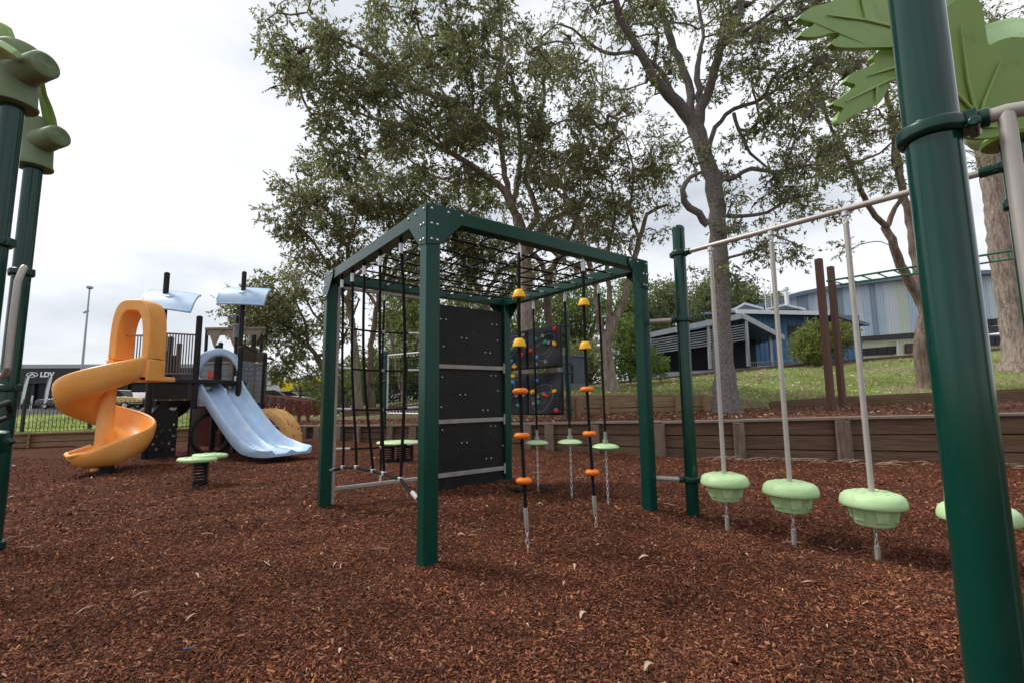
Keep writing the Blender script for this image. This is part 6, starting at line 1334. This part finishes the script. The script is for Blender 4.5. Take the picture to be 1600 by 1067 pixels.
# ------------------------------------------------------------ grass blades on the slopes
MT['blades'] = leafmat('grass_blades', [(.10, .17, .02), (.16, .24, .035), (.23, .31, .06), (.30, .33, .11), (.26, .20, .12)], .3, .6)
def blades(name, rowsets, n, h, seed, m='blades', patchy=.0):
    r = np.random.default_rng(seed); A = np.array([[tuple(p) for p in q] for q in rowsets]); R_, C_, _ = A.shape
    u = r.random(n)*(R_-1); v = r.random(n)*(C_-1); i = np.minimum(u.astype(int), R_-2); j = np.minimum(v.astype(int), C_-2); fu = (u-i)[:, None]; fv = (v-j)[:, None]
    P = A[i, j]*(1-fu)*(1-fv)+A[i+1, j]*fu*(1-fv)+A[i, j+1]*(1-fu)*fv+A[i+1, j+1]*fu*fv
    k = np.sin(P[:, 0]*1.1+2*np.sin(P[:, 1]*.8))+np.sin(P[:, 1]*1.7-P[:, 0]*.6)+r.normal(0, .8, n); P = P[k > patchy]; n = len(P)
    P[:, 2] += .055*fbm(P[:, 0], P[:, 1]); a = r.uniform(0, 2*PI, n); H = h*r.uniform(.4, 1.3, n); w = .012+.012*r.random(n)
    d = np.stack([np.cos(a), np.sin(a), 0*a], -1); le = np.stack([r.normal(0, .4, n), r.normal(0, .4, n), np.ones(n)], -1)
    vs = np.stack([P-d*w[:, None], P+d*w[:, None], P+le*H[:, None]], 1); vs[:, :2, 2] -= .02
    return tag(npmesh(name, vs.reshape(-1, 3), np.arange(3*n), np.full(n, 3), MT[m], None, False), kind='stuff')
blades('grass', [r2, [lerp(a, b, .5)+V((0, 0, .04)) for a, b in zip(r2, r3)], r3], 90000, .05, 5, patchy=-.5)
blades('grass', [[V((t.x, t.y+.05, .33)) for t in lw_t], v1, v2], 50000, .06, 6, patchy=-1)
# ------------------------------------------------------------ small things on the mulch
chips(300000, 1.45, 4.2, .0140, 'mulch_chips', MT['chip'])
chips(150000, 4.0, 9.5, .022, 'mulch_chips', MT['chip'], xspread=1.32)
MT['litter'] = mat('dry_leaves', (.4, .3, .2), .8, island=[(.30, .19, .11), (.50, .37, .25), (.62, .50, .37), (.24, .13, .07)])
def litter(n, ymin, ymax, Lr, name, zf=None, xr=None):
    r = np.random.default_rng(int(n+ymin*7)); vs = []; fs = []; x = MB()
    for k in range(n):
        y = (r.random()*(ymax**1.6-ymin**1.6)+ymin**1.6)**(1/1.6); xx = (r.random()*2-1)*1.12*y if xr is None else r.uniform(*xr); z = (hz(xx, y) if zf is None else zf(xx, y))+.012+r.random()*.008
        a = r.uniform(0, 2*PI); L_ = Lr*r.uniform(.5, 1.3); w = L_*r.uniform(.16, .3); d = V((math.cos(a), math.sin(a), r.uniform(-.15, .25))).normalized(); s = V((-math.sin(a), math.cos(a), r.uniform(-.6, .6))).normalized(); c = V((xx, y, z)); bend = r.uniform(-.2, .2)*L_
        row = []
        for i in range(6):
            t = i/5; ww = w*math.sin(PI*(t*.92+.04))**.8/2*2; p = c+d*(L_*(t-.5))+s*(bend*math.sin(PI*t))+UZ*(.012*math.sin(PI*t))
            row.append([p-s*ww*.5, p+UZ*-.002, p+s*ww*.5])
        x.grid(row)
    return tag(x.build(name, 'litter'), kind='stuff')
litter(130, 1.7, 9, .068, 'leaf_litter'); litter(650, 1.7, 8, .026, 'leaf_litter') 
x = MB(); r = random.Random(5)
for k in range(36):
    y = r.uniform(2.6, 9); xx = r.uniform(-1.1, 1.1)*y; a = r.uniform(0, PI); l = r.uniform(.02, .07); c = V((xx, y, hz(xx, y)+.016)); d = V((math.cos(a), math.sin(a), r.uniform(-.1, .1))); x.tube([c-d*l, c+V((0, 0, .008)), c+d*l+V((r.uniform(-.02, .02), r.uniform(-.02, .02), 0))], [.002, .003, .0015], 5)
tag(x.build('fallen_twigs', 'litter'), kind='stuff')
def scat(rowsets, n, Lr, seed, nm='leaf_litter', m='litter'):
    r_ = np.random.default_rng(seed); A = np.array([[tuple(p) for p in q] for q in rowsets]); R_, C_, _ = A.shape
    u = r_.random(n)*(R_-1)*.999; v = r_.random(n)*(C_-1)*.999; i = u.astype(int); j = v.astype(int); fu = (u-i)[:, None]; fv = (v-j)[:, None]
    P = A[i, j]*(1-fu)*(1-fv)+A[i+1, j]*fu*(1-fv)+A[i, j+1]*(1-fu)*fv+A[i+1, j+1]*fu*fv; P[:, 2] += .05
    d = r_.normal(0, 1, (n, 3)); d[:, 2] *= .3; d /= np.linalg.norm(d, axis=1)[:, None]; e = np.cross(d, r_.normal(0, 1, (n, 3))*np.array([.4, .4, 1])); e /= np.linalg.norm(e, axis=1)[:, None]; L_ = Lr*r_.uniform(.5, 1.4, n)[:, None]
    vs = np.stack([P-d*L_*.5, P+e*L_*.14, P+d*L_*.5, P-e*L_*.14], 1)
    return tag(npmesh(nm, vs.reshape(-1, 3), np.arange(4*n), np.full(n, 4), MT[m], None, False), kind='stuff')
scat([r2, [lerp(a, b, .5)+V((0, 0, .04)) for a, b in zip(r2, r3)], r3], 5000, .12, 3)
scat([r0_, r1], 26000, .05, 4, 'mulch_chips', 'chip'); scat([r0_, r1], 900, .08, 8)
# litter of pale twigs below the wall
x = MB()
for k in range(60):
    px = r.uniform(1090, 1640); b = polyat(wall_b, PXR, px); c = b+V((0, -r.uniform(.1, .6), .03)); a = r.uniform(-.6, .6); l = r.uniform(.06, .25); d = V((math.cos(a), math.sin(a), r.uniform(-.05, .12))); x.tube([c-d*l, c+V((0, 0, .02)), c+d*l+V((0, r.uniform(-.05, .05), 0))], [.002, .0035, .0015], 5)
tag(x.build('fallen_twigs', 'litter'), kind='stuff')
bp = G(290, 1033); x = MB(); rows = []
for i in range(6): t = i/5; rows.append([bp+V((-.010*math.sin(PI*t)+.003*i, -.02+.04*t, .015+.006*math.sin(t*7)+hz(bp.x, bp.y))), bp+V((.010*math.sin(PI*t)+.003*i, -.02+.04*t, .022+.004*math.cos(t*5)+hz(bp.x, bp.y)))])
x.grid(rows); o = x.build('blue_scrap', mat('blue_film', (.02, .20, .42), .4), org=bp); o.modifiers.new('thick', 'SOLIDIFY').thickness = .002; tag(o, 'tiny scrap of bright blue plastic lying on the mulch', 'litter')
mp_ = G(812, 768); x = MB()
x.lathe([(.02, .03), (.05, .028), (.07, .012), (.06, -.02)], mp_+V((.0, 0, .02)), 16); x.prism([mp_+V(q) for q in ((-.16, .02, .045), (-.03, -.04, .03), (.05, -.03, .03), (.17, -.02, .035), (.04, .05, .04), (-.04, .06, .04))], (0, 0, -.015)); x.prism([mp_+V(q) for q in ((.22, .1, .03), (.42, .05, .02), (.40, .12, .03), (.26, .16, .03))], (0, 0, -.012))
tag(x.build('rubber_mat', 'black', smooth=False, org=mp_), 'torn black rubber mat corner poking out of the mulch below the nearer bead rope', 'rubber mat')
